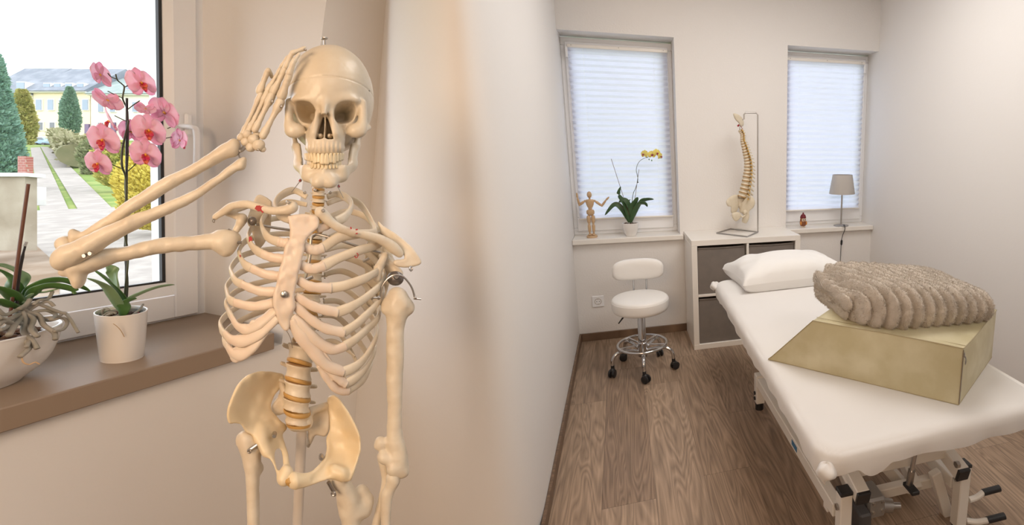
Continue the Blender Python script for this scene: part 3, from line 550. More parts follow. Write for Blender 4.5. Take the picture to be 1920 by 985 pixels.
# ================================================================== swivel stool
def stool(cx, cy):
    t = thing('swivel_stool', 'white round swivel stool with backrest on chrome base and black castors', 'stool', (cx, cy, 0))
    zs = .435; r = .172
    prof = [(0, zs-.048), (r*.70, zs-.048), (r*.90, zs-.044), (r*.975, zs-.030), (r*.995, zs-.010), (r*1.0, zs+.010), (r*.995, zs+.022), (r*.985, zs+.0255), (r*.965, zs+.033), (r*.90, zs+.040), (r*.7, zs+.045), (r*.35, zs+.048), (0, zs+.0485)]
    s = MB().lathe(cr(prof, 3), (0, 0, 0), 48).build('seat', M['vinyl_white'], t, angle=50)
    MB().tube([(r*.986*math.cos(a), r*.986*math.sin(a), zs+.0212) for a in np.linspace(0, 2*math.pi, 64, False)], .0022, 6, closed=True).build('seat_piping', M['vinyl_white'], s)
    # backrest, at the rear of the seat
    bx, by, bz = .0, .165, .605; G = []; W2, H2 = .160, .074
    def pill(th, k):                                 # superellipse ring
        c, s_ = math.cos(th), math.sin(th); e = .62
        return (math.copysign(abs(c)**e, c)*W2*k, math.copysign(abs(s_)**(e*1.1), s_)*H2*k)
    mb = MB(); n = 48; rows = []
    for k, d in ((.02, -.030), (.35, -.0295), (.7, -.027), (.88, -.022), (.97, -.012), (1, 0), (.97, .012), (.88, .019), (.5, .021), (.02, .021)):
        rows.append([(lambda p: (bx+p[0], by+d-.55*p[0]**2*1.6*(1 if True else 0), bz+p[1]-.010*(1-(p[0]/W2)**2)*(1 if p[1] < 0 else .0)*(p[1]/H2)))(pill(th, k)) for th in np.arange(n)*2*math.pi/n])
    R_ = np.array(rows).transpose(1, 0, 2)
    mb.grid(R_, close_u=True); m9 = R_.shape[1]; mb.f.append(tuple(i*m9 for i in range(n))); mb.f.append(tuple(i*m9+m9-1 for i in range(n))[::-1]); b = mb.build('backrest', M['vinyl_white'], t, angle=180, recalc=True)
    for sx in (-.032, .058-.01):
        MB().tube(cr([(sx, .03, zs-.052), (sx, .13, zs-.054), (sx, .17, zs-.03), (sx, .182, zs+.05), (sx, .178, bz-.03)], 6), .0058, 10).build('backrest_bar', M['chrome'], t)
    MB().box(-.075, .075, -.06, .075, zs-.06, zs-.046, .004).build('seat_plate', M['black'], t)
    MB().lathe([(.012, .375), (.024, .375), (.026, .362), (.026, .345), (.022, .345)], n=24).build('collar', M['black'], t)
    MB().cyl((0, 0, .36), (0, 0, zs-.05), .0125).build('piston', M['chrome'], t)
    MB().lathe([(.0, .115), (.024, .115), (.024, .355), (.020, .362)], n=28).build('gas_column', M['chrome'], t)
    MB().lathe([(.0, .090), (.030, .090), (.031, .150), (.029, .178), (.0255, .182)], n=28).build('hub', M['chrome'], t)
    MB().tube([(.148*math.cos(a), .148*math.sin(a), .168) for a in np.linspace(0, 2*math.pi, 64, False)], .0085, 12, closed=True).build('foot_ring', M['chrome'], t)
    ang = [math.radians(x) for x in (-91, -19, 53, 125, 197)]
    for a in ang:
        c, s_ = math.cos(a), math.sin(a); P = lambda r_, z: (r_*c, r_*s_, z)
        MB().tube([P(.026, .166), P(.142, .168)], .0062, 10).build('ring_spoke', M['chrome'], t)
        MB().tube(cr([P(.026, .125), P(.08, .140), P(.135, .146), P(.170, .134), P(.188, .108), P(.192, .070)], 6), .0105, 12).build('leg', M['chrome'], t)
        cst = thing_part_castor(t, .192*c, .192*s_, a)
    MB().tube([(-.02, .0, zs-.056), (-.085, -.02, zs-.060), (-.098, -.024, zs-.066)], .004, 8).build('lever', M['steel'], t)
    MB().tube(cr([(-.088, -.021, zs-.060), (-.108, -.027, zs-.076), (-.135, -.034, zs-.108)], 5), list(np.linspace(.010, .005, 11)), 10, flat=.6).build('lever_grip', M['black'], t)
    return t
def thing_part_castor(t, x, y, a):
    a2 = a+.9; c, s_ = math.cos(a2), math.sin(a2)
    f = MB(); f.cyl((x, y, .074), (x, y, .050), .011, n=14); f.ell((x+.004*c, y+.004*s_, .042), (.019, .016, .017), 14, 8, [[c, -s_, 0], [s_, c, 0], [0, 0, 1]])
    k = f.build('castor', M['black'], t, angle=50)
    for q in (-1, 1):
        ox, oy = -s_*.012*q+c*.010, c*.012*q+s_*.010
        n = np.array([-s_, c, 0])*q; p = np.array([x+ox, y+oy, .0245])
        MB().tube([p-n*.006, p-n*.005, p+n*.005, p+n*.007, p+n*.0075], [.020, .0243, .0243, .020, .008], 24).build('castor_wheel', M['black'], k, angle=50)
    return k
stool(.416, -.575)
# ================================================================== treatment table
BL, BR, BY0, BY1, BZ = .822, 1.612, -2.520, -.835, .62
def bed_x(x, y): return x+(.045)*(y-BY1)/(BY1-BY0)*1.0
tb = thing('treatment_table', 'height-adjustable treatment table with white sheet over it and white steel frame', 'treatment table', (1.2, -1.7, 0))
# cushion, sunk inside the sheet
def draped(nx, ny, x0, x1, y0, y1, z, r, drop, skirt_fn, inward=.0):
    sx = sy = drop+r*1.2; U = np.linspace(x0-sx, x1+sx, nx); V = np.linspace(y0-sy, y1+sy, ny); G = np.zeros((nx, ny, 3)); rc = .045
    for i, u in enumerate(U):
        for j, v in enumerate(V):
            qx = min(max(u, x0+rc+r), x1-rc-r); qy = min(max(v, y0+rc+r), y1-rc-r); dx, dy = u-qx, v-qy; d = math.hypot(dx, dy)
            if d < 1e-9: X, Y, Z = u, v, z
            else:
                ex, ey = dx/d, dy/d
                if d <= rc: X, Y, Z = u, v, z
                else:
                    e = d-rc; X, Y = qx+ex*rc, qy+ey*rc
                    if e < r*1.571: a = e/r; X += ex*r*math.sin(a); Y += ey*r*math.sin(a); Z = z-r*(1-math.cos(a))
                    else:
                        h = e-r*1.571; h = h/(drop+.5*r+.0001)*skirt_fn(u, v, ex, ey); X += ex*(r-inward*h*8*h); Y += ey*(r-inward*h*8*h); Z = z-r-h
            G[i, j] = (X, Y, Z)
    return G
def sk(u, v, ex, ey):
    base = .034+.009*math.sin(v*7.3+1)+.004*math.sin(v*23)+.004*math.sin(u*19)
    if ey < -.7: base = .032+.007*math.sin(u*9+2.2)+.003*math.sin(u*31)+(.035 if .93 < u < 1.03 else 0)*math.sin(math.pi*(u-.93)/.10)
    return max(base, .015)
G = draped(150, 250, BL, BR, BY0, BY1, BZ, .035, .06, sk, .35)
for i in range(G.shape[0]):
    for j in range(G.shape[1]):
        x, y, z = G[i, j]; low = max(0, (BZ-.03)-z); w_ = .06*low*(math.sin(y*26+math.sin(y*9)*2)+.6*math.sin(y*57+x*40))
        if x < BL+.06: x += w_
        if y < BY0+.06: y += .06*low*(math.sin(x*24)+.6*math.sin(x*51+1))
        wr = .0022*math.sin(9*x+6*y+2*math.sin(3*y))*math.exp(-((x-1.0)/.35)**2)+.0016*math.sin(31*y+8*x)*math.exp(-((x-BL)/.14)**2)
        if z > BZ-.01: z += wr-.0015
        G[i, j] = (bed_x(x, y), y+.055*(x-BL)*(y-BY1)/(BY0-BY1), z)
MB().grid(G).build('bed_sheet', M['sheet'], tb, world=True, angle=180)
cg = MB().box(BL+.02, BR-.02, BY0+.07, BY1-.02, BZ-.075, BZ-.008, .02); cg.build('padded_top', M['vinyl_white'], tb, world=True)
# knotted corner of the sheet (near left) and far left raised corner
def knot(P, r, name='sheet_knot'):
    mb = MB(); rng = random.Random(int(P[1]*100)); 
    V = []; n, m = 28, 18
    for i in range(m+1):
        th = math.pi*i/m
        for k in range(n):
            ph = 2*math.pi*k/n; rr = 1+.09*math.sin(2*ph+3*th)+.06*math.sin(4*ph-3*th)
            V.append((P[0]+r[0]*rr*math.sin(th)*math.cos(ph), P[1]+r[1]*rr*math.sin(th)*math.sin(ph), P[2]-r[2]*rr*math.cos(th)))
    mb.add(V, [(i*n+k, i*n+(k+1) % n, (i+1)*n+(k+1) % n, (i+1)*n+k) for i in range(m) for k in range(n)])
    return mb.build(name, M['sheet'], tb, world=True, angle=180)
knot((bed_x(BL+.022, BY0), BY0+.020, BZ-.054), (.027, .026, .023))
knot((bed_x(BL+.012, BY1)-.010, BY1-.045, BZ-.026), (.028, .050, .024))
# steel frame
WMt = M['white_metal']; FX0, FX1, FYn, FYf = .985, 1.46, -2.17, -1.24
def beam(a, b, w=.04, h=.04, name='frame_beam', m=None, up=(0, 0, 1)): return MB().obox(a, b, w, h, up, .003).build(name, m or WMt, tb, world=True)
def cap(p, d, w=.043): 
    p = np.array(p, float); d = nz(d); return MB().obox(p, p+d*.014, w, w, (0, 0, 1) if abs(d[2]) < .9 else (0, 1, 0), .003).build('end_cap', M['black'], tb, world=True)
for x in (FX0, FX1):
    beam((x, FYf-.02, .165), (x, -2.205, .165), .04, .05)
    beam((x, FYf, .04), (x, FYf, .20), .045, .05, 'leg', up=(0, 1, 0))
    MB().cyl((x, FYf, 0), (x, FYf, .04), .022, n=18).build('foot', M['black'], tb, world=True)
    for dz in (.065, .095): MB().cyl((x-.0235, FYf-.0, dz), (x-.030, FYf-.0, dz), .010, n=14).build('bolt', M['black'], tb, world=True)
ptL, ptR = (.985, -2.215, .0), (1.452, -2.215, .0)
for p, x in ((ptL, FX0), (ptR, FX1)):
    beam((p[0], p[1]-.03, .02), (p[0], p[1]-.03, .262), .042, .042, 'leg', up=(0, 1, 0)); cap((p[0], p[1]-.03, .262), (0, 0, 1), .045)
    MB().cyl((p[0], p[1]-.03, 0), (p[0], p[1]-.03, .02), .022, n=18).build('foot', M['black'], tb, world=True)
    MB().cyl((p[0]-.021, p[1]-.03, .215), (p[0]-.029, p[1]-.03, .215), .011, n=6).build('bolt', M['steel'], tb, world=True)
# upper carriage rails and cross bar
for x in (1.030, 1.415):
    beam((x, -2.285, .268), (x, -1.15, .545), .045, .05, 'lift_arm'); cap((x, -2.282, .268), (0, -1, -.24), .048)
beam((1.045, -2.20, .305), (1.40, -2.20, .305), .035, .045, 'cross_bar', up=(0, 0, 1))
beam((1.03, -1.35, .49), (1.42, -1.35, .49), .04, .04, 'cross_bar')
for x in (.95, 1.49): beam((x, -2.40, .535), (x, -.95, .535), .035, .035, 'top_rail')
for y in (-2.38, -1.6, -.98): beam((.95, y, .535), (1.49, y, .535), .035, .035, 'top_rail')
for x in (1.10, 1.36): beam((x, -2.12, .09), (x, -1.35, .50), .035, .045, 'scissor_arm')
beam((FX0, -2.10, .10), (FX1, -2.10, .10), .035, .04, 'cross_bar'); beam((FX0, FYf-.05, .165), (FX1, FYf-.05, .165), .035, .04, 'cross_bar')
beam(Py(1655, 868, -1.95), Py(1775, 1000, -2.12), .032, .045, 'scissor_arm'); beam(Py(1752, 885, -2.17), Py(1786, 1000, -2.17), .030, .04, 'brace')
MB().cyl((1.223, -2.30, .53), (1.223, -2.26, .265), .0085, n=14).build('adjuster_rod', M['chrome'], tb, world=True)
MB().cyl((1.223, -2.267, .31), (1.223, -2.258, .245), .012, n=14).build('adjuster_sleeve', M['steel'], tb, world=True)
MB().box(1.208, 1.238, -2.30, -2.24, .235, .25, .003).build('adjuster_clamp', M['black'], tb, world=True)
for x in (1.455,): MB().cyl((x-.075, -2.29, .312), (x-.062, -2.29, .312), .012, n=6).build('bolt', M['steel'], tb, world=True)
for z, yy in ((.128, -2.265), (.04, -2.30)):
    p = np.array([1.488, -2.25, z-.01]); q = np.array([1.545, yy+.01, z+.012]); 
    MB().tube(cr([p, (p+q)/2+np.array([0, 0, -.006]), q], 5), .0105, 10).build('pedal_bar', WMt, tb, world=True)
    MB().tube([q-(q-p)*.05, q+np.array([.065, -.006, .006])], .0125, 12).build('pedal_grip', M['black'], tb, world=True)
# drive motor under the top
MB().box(1.105, 1.175, -2.20, -2.10, .085, .165, .008).build('motor_housing', mat('cast_aluminium', (.36, .35, .34), .4, .6), tb, world=True)
MB().box(1.055, 1.10, -2.235, -2.11, .03, .145, .006).build('motor_plate', mat('dark_grey_metal', (.07, .07, .075), .45), tb, world=True)
MB().tube([(1.175, -2.165, .105), (1.215, -2.175, .10), (1.215, -2.175, .10), (1.245, -2.182, .098)], [.026, .024, .012, .012], 20).build('motor_shaft', M['steel'], tb, world=True)
MB().cyl((1.11, -2.14, .14), (1.08, -1.65, .30), .026, .026, 20).build('spindle_tube', mat('grey_tube', (.45, .44, .43), .4, .3), tb, world=True)
for dx, dz in ((.02, .03), (.055, .03), (.02, .065), (.055, .065)): MB().cyl((1.105+dx, -2.200, .085+dz), (1.105+dx, -2.206, .085+dz), .006, n=6).build('bolt', M['steel'], tb, world=True)
MB().box(.9635, .9645, -1.86, -1.80, .155, .178).build('blue_sticker', mat('blue_sticker', (.03, .16, .32), .5), tb, world=True)
# ================================================================== pillow
def pillow(c, w, d, h, rot):
    n = 70; G1 = np.zeros((n, n, 3)); G2 = np.zeros((n, n, 3))
    for i, a in enumerate(np.linspace(-1, 1, n)):
        for j, b in enumerate(np.linspace(-1, 1, n)):
            e = (max(0, (1-abs(a)**2.6))*max(0, (1-abs(b)**2.6)))**.36
            px = a*(w/2)*(1-.05*(1-b*b)+.05*(abs(a*b))**3); py = b*(d/2)*(1-.06*(1-a*a)+.05*abs(a*b)**3)
            wr = .006*math.sin(14*a+5*b+2*math.sin(4*b))*(1-e)+.004*math.sin(6*b+9*a*a)+.003*math.sin(23*a-7*b)*(1-e)
            side = 1 if e < .5 else 1
            G1[i, j] = (px, py, h*.30+e*(h*.70)+wr*min(1, e*3)); G2[i, j] = (px, py, h*.30-min(h*.30, e*h*.7)-wr*0)
    mb = MB(); mb.grid(G1); mb.grid(G2[:, ::-1])
    o = mb.build('pillow', M['pillow'], None, angle=180); o.location = c; o.rotation_euler = (0, 0, rot)
    return tag(o, 'plump white pillow lying at the far end of the treatment table', 'pillow')
pillow((1.225, -.955, BZ-.001), .62, .38, .165, .07)
# ================================================================== wedge cushion
wt = Matrix.Translation((.815, -1.946, BZ)) @ Matrix.Rotation(math.atan2(-.461, .450), 4, 'Z')
wc = thing('wedge_cushion', 'beige-green vinyl wedge cushion with sloped end lying on the treatment table', 'cushion', mat=wt)
LW, DW, HW, RW = .648, .415, .184, .172
def wedge_outline(): return [(0.0, .002), (RW, HW), (LW-.004, HW-.004), (LW, .002)]
nx, ny, nzz = 40, 24, 12; mb = MB(); SKW = .151
def wtop(x): return max(.002, min(HW, HW*x/RW)) if x < RW else HW-.004*(x-RW)/(LW-RW)
xs = np.concatenate([np.linspace(0, RW, 12), np.linspace(RW, LW, 26)[1:]])
def bulge(x, y, z): 
    ex = min(x, LW-x)/.3; ey = min(y, DW-y)/.2; return max(0, min(1, ex))*max(0, min(1, ey))
Gt = np.array([[(x, y, wtop(x)+.010*math.sin(math.pi*min(1, max(0, y/DW)))*math.sin(math.pi*min(1, x/LW))**.6-.003*math.sin(9*x+13*y)) for y in np.linspace(0, DW, ny)] for x in xs])
def side(y, s): return np.array([[(x, y+s*.012*math.sin(math.pi*x/LW)*math.sin(math.pi*k), wtop(x)*k+(Gt[i][0 if s < 0 else -1][2]-wtop(x))*k) for k in np.linspace(0, 1, 10)] for i, x in enumerate(xs)])
Gf, Gb = side(0, -1), side(DW, 1)
Ge = np.array([[(LW+.010*math.sin(math.pi*k)*math.sin(math.pi*y/DW), y, Gt[-1][j][2]*k) for k in np.linspace(0, 1, 10)] for j, y in enumerate(np.linspace(0, DW, ny))])
mb.grid(Gt); mb.grid(Gf); mb.grid(Gb); mb.grid(Ge); mb.add([(0, 0, 0), (LW, 0, 0), (LW, DW, 0), (0, DW, 0)], [(0, 1, 2, 3)])
skw = lambda V: np.stack([V[:, 0]+SKW*V[:, 1], V[:, 1], V[:, 2]], 1)
mb.v = [skw(np.vstack(mb.v))]; mb.build('vinyl_cover', M['olive'], wc, angle=50, recalc=True)
s = MB(); s.tube(Gt[:, 0]+np.array([0, -.0005, 0]), .0017, 6); s.tube(Gt[-1]+np.array([.0005, 0, 0]), .0017, 6); s.tube(Gt[0], .0017, 6); s.tube(Gt[:, -1], .0017, 6)
s.tube([(x, .0-.0005, .0015) for x in np.linspace(0, LW, 20)], .0015, 6); s.tube([(LW, y, .0015) for y in np.linspace(0, DW, 12)], .0015, 6)
s.tube([(x, .022, wtop(x)+.0022) for x in np.linspace(RW, LW, 20)], .0009, 5)
s.v = [skw(np.vstack(s.v))]; s.build('seam_piping', mat('seam_piping', (.40, .34, .21), .5), wc)
MB().box(LW-.001, LW+.0015, -.0015, .006, .004, HW-.008).build('zip_tape', mat('zip_tape', (.22, .17, .11), .6), wc)
z = MB(); [z.box(LW+.0010, LW+.0030, -.0010, .0035, k, k+.0018) for k in np.arange(.006, HW-.012, .0036)]; z.build('zip_teeth', M['steel'], wc)
zp = MB().box(LW+.002, LW+.006, -.0025, .0055, HW-.030, HW-.017, .001); zp.tube(cr([(LW+.007, .001, HW-.026), (LW+.010, .004, HW-.040), (LW+.009, .0015, HW-.052), (LW+.008, -.002, HW-.040)], 4, True), .0011, 6, closed=True); zp.build('zip_pull', M['steel'], wc)
# ================================================================== fur blanket
M['fur'] = mat('beige_faux_fur', (.55, .49, .42), .95, spec=.05, sheen=.3, var=(22, (.68, .61, .53), .9), bump=(520, .9, .003))
def vnoise(seed):
    rng = np.random.RandomState(seed); T = rng.rand(64, 64, 64)
    def f(x, y, z):
        xi, yi, zi = np.floor(x).astype(int), np.floor(y).astype(int), np.floor(z).astype(int); fx, fy, fz = x-xi, y-yi, z-zi
        fx, fy, fz = [q*q*(3-2*q) for q in (fx, fy, fz)]; r = 0
        for a in (0, 1):
            for b in (0, 1):
                for c in (0, 1):
                    r = r+T[(xi+a) % 64, (yi+b) % 64, (zi+c) % 64]*np.where(a, fx, 1-fx)*np.where(b, fy, 1-fy)*np.where(c, fz, 1-fz)
        return r
    return f
VN = vnoise(3)
bt = Matrix.Translation((1.05, -2.06, BZ+HW-.006)) @ Matrix.Rotation(-.06, 4, 'Z')
bk = thing('fur_blanket', 'folded beige ribbed faux-fur blanket lying on the wedge cushion', 'blanket', mat=bt)
# layers of the fold: each a thick slab with half-round ribs running front to back
def fur_layer(x0, x1, yf, yb, z0, z1, period, seed, slope=.0, round_front=True, nu=330, nv=150):
    # closed profile in (y,z) swept along x
    h = (z1-z0)/2; zc = (z0+z1)/2; prof = []
    m = nv
    per = 2*(yb-yf)+math.pi*h*2; 
    for k in range(m):
        s_ = k/m*per; Ls = (yb-yf-2*h) if yb-yf > 2*h else 0; q = math.pi*h; tot = 2*Ls+2*q; s_ = k/m*tot
        if s_ < Ls: y, z, ny_, nz_ = yb-h-s_, z1, 0, 1
        elif s_ < Ls+q: a = (s_-Ls)/h; y, z, ny_, nz_ = yf+h-h*math.sin(a), zc+h*math.cos(a), -math.sin(a), math.cos(a)
        elif s_ < 2*Ls+q: y, z, ny_, nz_ = yf+h+(s_-Ls-q), z0, 0, -1
        else: a = (s_-2*Ls-q)/h; y, z, ny_, nz_ = yb-h+h*math.sin(a), zc-h*math.cos(a), math.sin(a), -math.cos(a)
        prof.append((y, z, ny_, nz_))
    prof = np.array(prof); X = np.linspace(x0, x1, nu)[:, None]; Y = prof[None, :, 0]+0*X; Z = prof[None, :, 1]+0*X
    NY, NZ = prof[None, :, 2]+0*X, prof[None, :, 3]+0*X
    dxs = (X-x0); dxe = (x1-X); endr = h*.55; e = np.clip(np.minimum(dxs, dxe)/endr, 0, 1); e = np.sqrt(1-(1-e)**2)
    yc = (yf+yb)/2
    skew = slope*(Y-yf)*np.clip((Z-z0)/(z1-z0), 0, 1)
    ph = (X+skew+.004*np.sin(Y*40+seed))/period; rib = np.sqrt(np.clip(np.abs(np.sin(math.pi*ph)), 0, 1))
    fz = VN(X*90+seed, Y*90+7, Z*90)*.5+VN(X*230+seed, Y*230, Z*230)*.5+VN(X*480, Y*480+3, Z*480)*.5
    disp = .030*(rib-.62)+.004*(fz-.75)+.008*(VN(X*14+seed, Y*14, Z*14+.5)-.5)
    Yc = (Y-yc)*(.25+.75*e**.6)+yc; Zc_ = (Z-zc)*e+zc
    V = np.stack([X+0*Y+.004*(fz-.7), Yc+NY*disp*e, Zc_+NZ*disp*e], 2)
    return V
def warp(V):
    V = V.copy(); x, y, z = V[..., 0].copy(), V[..., 1].copy(), V[..., 2].copy()
    V[..., 2] = z-.030*np.clip((x-.30)/.2, 0, 1.2)**2*(z/.12)-.02*np.clip((.09-x)/.12, 0, 1)*(z/.12)+.012*np.sin(x*9+1)*(z/.12)
    V[..., 1] = y+.05*np.clip((.12-x)/.16, 0, 1)**1.3*1.6-.012*np.sin(x*7)+0*z
    return V
def pile(V, n, L_, rng):                               # short fur: tiny tapered tufts standing on the folds
    nu, nv = V.shape[:2]; i = rng.randint(0, nu-1, n); j = rng.randint(0, nv, n); fi = rng.rand(n, 1); fj = rng.rand(n, 1); j2 = (j+1) % nv
    p = V[i, j]*(1-fi)*(1-fj)+V[i+1, j]*fi*(1-fj)+V[i, j2]*(1-fi)*fj+V[i+1, j2]*fi*fj; e1 = V[i+1, j]-V[i, j]; e2 = V[i, j2]-V[i, j]; N_ = np.cross(e1, e2); N_ /= np.maximum(np.linalg.norm(N_, axis=1, keepdims=True), 1e-12)
    c = V.reshape(-1, 3).mean(0); 
    if ((p-c)*N_).sum(1).mean() < 0: N_ = -N_
    d = N_+rng.randn(n, 3)*.38+np.array([.1, -.15, -.25]); d /= np.linalg.norm(d, axis=1, keepdims=True); s_ = np.cross(d, rng.randn(n, 3)); s_ /= np.linalg.norm(s_, axis=1, keepdims=True); l = L_*(.6+.7*rng.rand(n, 1))
    Q = np.stack([p-s_*l*.13-N_*.001, p+s_*l*.13-N_*.001, p+d*l], 1).reshape(-1, 3); return MB().add(Q, [(3*k, 3*k+1, 3*k+2) for k in range(n)])
rngp = np.random.RandomState(9)
for i, (a, nm, np_) in enumerate((((.0, .480, -.180, .225, .004, .128, .0400, 1.3, .32), 'top_fold', 80000), ((-.022, .10, -.120, .205, .008, .060, .030, 5.2, .3), 'inner_fold', 16000), ((-.028, .10, -.135, .190, .056, .100, .030, 3.1, .5), 'inner_fold', 16000))):
    V = warp(fur_layer(*a)); f_ = MB().grid(V.transpose(1, 0, 2)[::-1] if False else V.transpose(1, 0, 2), close_u=True).build(nm, M['fur'], bk, angle=180, recalc=True)
    tag(pile(V, np_, .0062, rngp).build('fur_pile', M['fur'], f_, angle=0), kind='stuff')
# ================================================================== wooden mannequin
SZ = SILL+.008
def mannequin(x, y):
    t = thing('wooden_mannequin', 'jointed wooden artist mannequin with raised arms on the left window sill', 'figurine', (x, y, SZ)); w = M['wood_light']
    MB().lathe([(0, 0), (.034, 0), (.036, .004), (.036, .012), (.033, .016), (0, .016)], n=32).build('base', w, t)
    body = MB()
    def seg(a, b, ra, rb, mid=1.15, n=12):
        a, b = np.array(a), np.array(b); k = np.linspace(0, 1, 7); rr = (ra+(rb-ra)*k)*(1+(mid-1)*np.sin(math.pi*k)); rr[0] *= .55; rr[-1] *= .55
        return MB().tube([a+(b-a)*q for q in k], rr, n)
    J = lambda p, r: MB().ell(p, (r, r, r), 12, 8)
    hip = .165
    for s in (-1, 1):
        x0 = .014*s
        seg((x0*.8, .003, .016), (x0*.8, -.004, .026), .012, .009).build('foot', w, t)
        f = MB().ell((x0, -.010, .022), (.010, .020, .007), 12, 8); f.build('foot', w, t)
        J((x0, 0, .033), .006).build('ankle_joint', w, t)
        seg((x0, 0, .036), (x0, 0, .094), .0078, .0105).build('shin', w, t)
        J((x0, 0, .097), .0075).build('knee_joint', w, t)
        seg((x0, 0, .100), (x0*1.05, 0, .158), .0105, .0125).build('thigh', w, t)
    MB().lathe([(0, .155), (.012, .155), (.026, .168), (.027, .185), (.022, .196), (0, .198)], sy=.75, n=24).build('pelvis', w, t, angle=60)
    MB().ell((0, 0, .204), (.014, .012, .014)).build('waist_joint', w, t)
    MB().lathe([(0, .210), (.016, .212), (.024, .232), (.030, .258), (.024, .268), (0, .270)], sy=.7, n=24).build('torso', w, t, angle=60)
    MB().cyl((0, 0, .268), (0, 0, .284), .0065).build('neck', w, t)
    MB().ell((0, -.002, .302), (.0165, .019, .023)).build('head', w, t)
    sh = .258
    for s, el, ha, hd in ((-1, (-.068, -.004, .232), (-.078, -.008, .284), (-.080, -.008, .318)), (1, (.078, -.004, .222), (.108, -.008, .262), (.130, -.010, .284))):
        a = np.array((.031*s, 0, sh)); J(a, .0085).build('shoulder_joint', w, t)
        seg(a+np.array((.005*s, 0, -.002)), el, .0085, .0075).build('upper_arm', w, t); J(el, .0068).build('elbow_joint', w, t)
        seg(el, ha, .0075, .006).build('forearm', w, t); J(ha, .005).build('wrist_joint', w, t)
        seg(ha, hd, .0065, .005).build('hand', w, t)
mannequin(.127, .045)
# ================================================================== orchid helper
def leaf_mesh(pts, wid, curl=.25, th=.0016, twist=None, n=14, tip=.9):
    # pts: spine points (Catmull), wid: max half width, returns MB of a thick folded leaf
    P = cr(pts, n); m = len(P); T = np.gradient(P, axis=0); T /= np.linalg.norm(T, axis=1, keepdims=True); G = []
    for i in range(m):
        k = i/(m-1); w = wid*max(.02, (math.sin(math.pi*min(1, (k*.93+.07))**.8))**.6*(1 if k < .9 else math.sqrt(max(0, 1-((k-.9)/.1)**2)*.98+.02)))
        if k < .12: w = max(w*.9, wid*.35)
        side = np.cross(T[i], [0, 0, 1.]); side = side/max(np.linalg.norm(side), .15); up = np.cross(side, T[i])
        if twist is not None: a = twist[0]+(twist[1]-twist[0])*k; side, up = side*math.cos(a)+up*math.sin(a), up*math.cos(a)-side*math.sin(a)
        G.append([P[i]+side*w*s+up*w*curl*abs(s)**1.4 for s in np.linspace(-1, 1, 9)])
    return MB().sheet(np.array(G), th)
def blossom(t, c, face, up, size, mats, name='flower', spread=1.0, squash=None):
    # moth orchid flower: 3 sepals, 2 broad petals, lip, column. face = direction it looks in
    f = nz(face); u = nz(np.array(up)-f*(np.array(up)@f)); r = np.cross(u, f); c = np.array(c, float)
    def sq(mb):
        if squash is not None:
            hd, kq = squash
            mb.v = [np.vstack(mb.v)]; V_ = mb.v[0]; mb.v[0] = V_-((V_-c)@hd)[:, None]*hd*(1-kq)
        return mb
    def petal(ang, L, W, back, shape=1.0, cup=.12):
        d = u*math.cos(ang)+r*math.sin(ang); s = np.cross(f, d); G = []
        for k in np.sin(np.linspace(0, math.pi/2, 14)):
            w = W*(math.sqrt(max(0, 1-((k-.56)/.44)**2)) if k > .56 else .30+.70*math.sin(math.pi/2*k/.56)**(1.2 if W > L*.5 else .8)); row = []
            for q in np.linspace(-1, 1, 9): row.append(c+d*L*(k*(1-.06*q*q))+s*w*q+f*(-back*L*k**1.7+cup*L*math.sin(math.pi*k)*.5-.10*W*(abs(q)**2)*(1 if k > .1 else 0)+.02*L*math.sin(7*q+5*k)))
            G.append(row)
        return sq(MB().sheet(np.array(G), size*.012))
    fl = petal(0, size*1.0, size*.40, .15*spread, .9); 
    o = fl.build(name, mats[0], t, world=True, angle=180)
    for a in (2.25, -2.25): petal(a, size*.95, size*.36, .18*spread, .9).build('sepal', mats[0], o, world=True, angle=180)
    for a in (1.32, -1.32): petal(a, size*1.02, size*.68, .05*spread, .62, .10).build('petal', mats[1], o, world=True, angle=180)
    lip = MB(); 
    for a, L_, W_ in ((math.pi, .50, .20), (2.3, .30, .17), (-2.3, .30, .17)):
        d = u*math.cos(a)+r*math.sin(a); s = np.cross(f, d); G = []
        for k in np.linspace(0, 1, 8):
            w = size*W_*(.35+.65*math.sin(math.pi*min(1, k+.08)))
            G.append([c+f*size*(.08+.34*math.sin(k*1.7))+d*size*L_*k*(1 if a == math.pi else 1)+s*w*q+f*size*.10*q*q for q in np.linspace(-1, 1, 5)])
        lip.sheet(np.array(G), size*.03)
    sq(lip).build('lip', mats[2], o, world=True, angle=180)
    sq(MB().tube(cr([c-f*size*.03, c+f*size*.16+u*size*.05, c+f*size*.26+u*size*.0], 4), np.linspace(.10, .07, 9)*size, 8)).build('column', mats[3], o, world=True, angle=180)
    return o
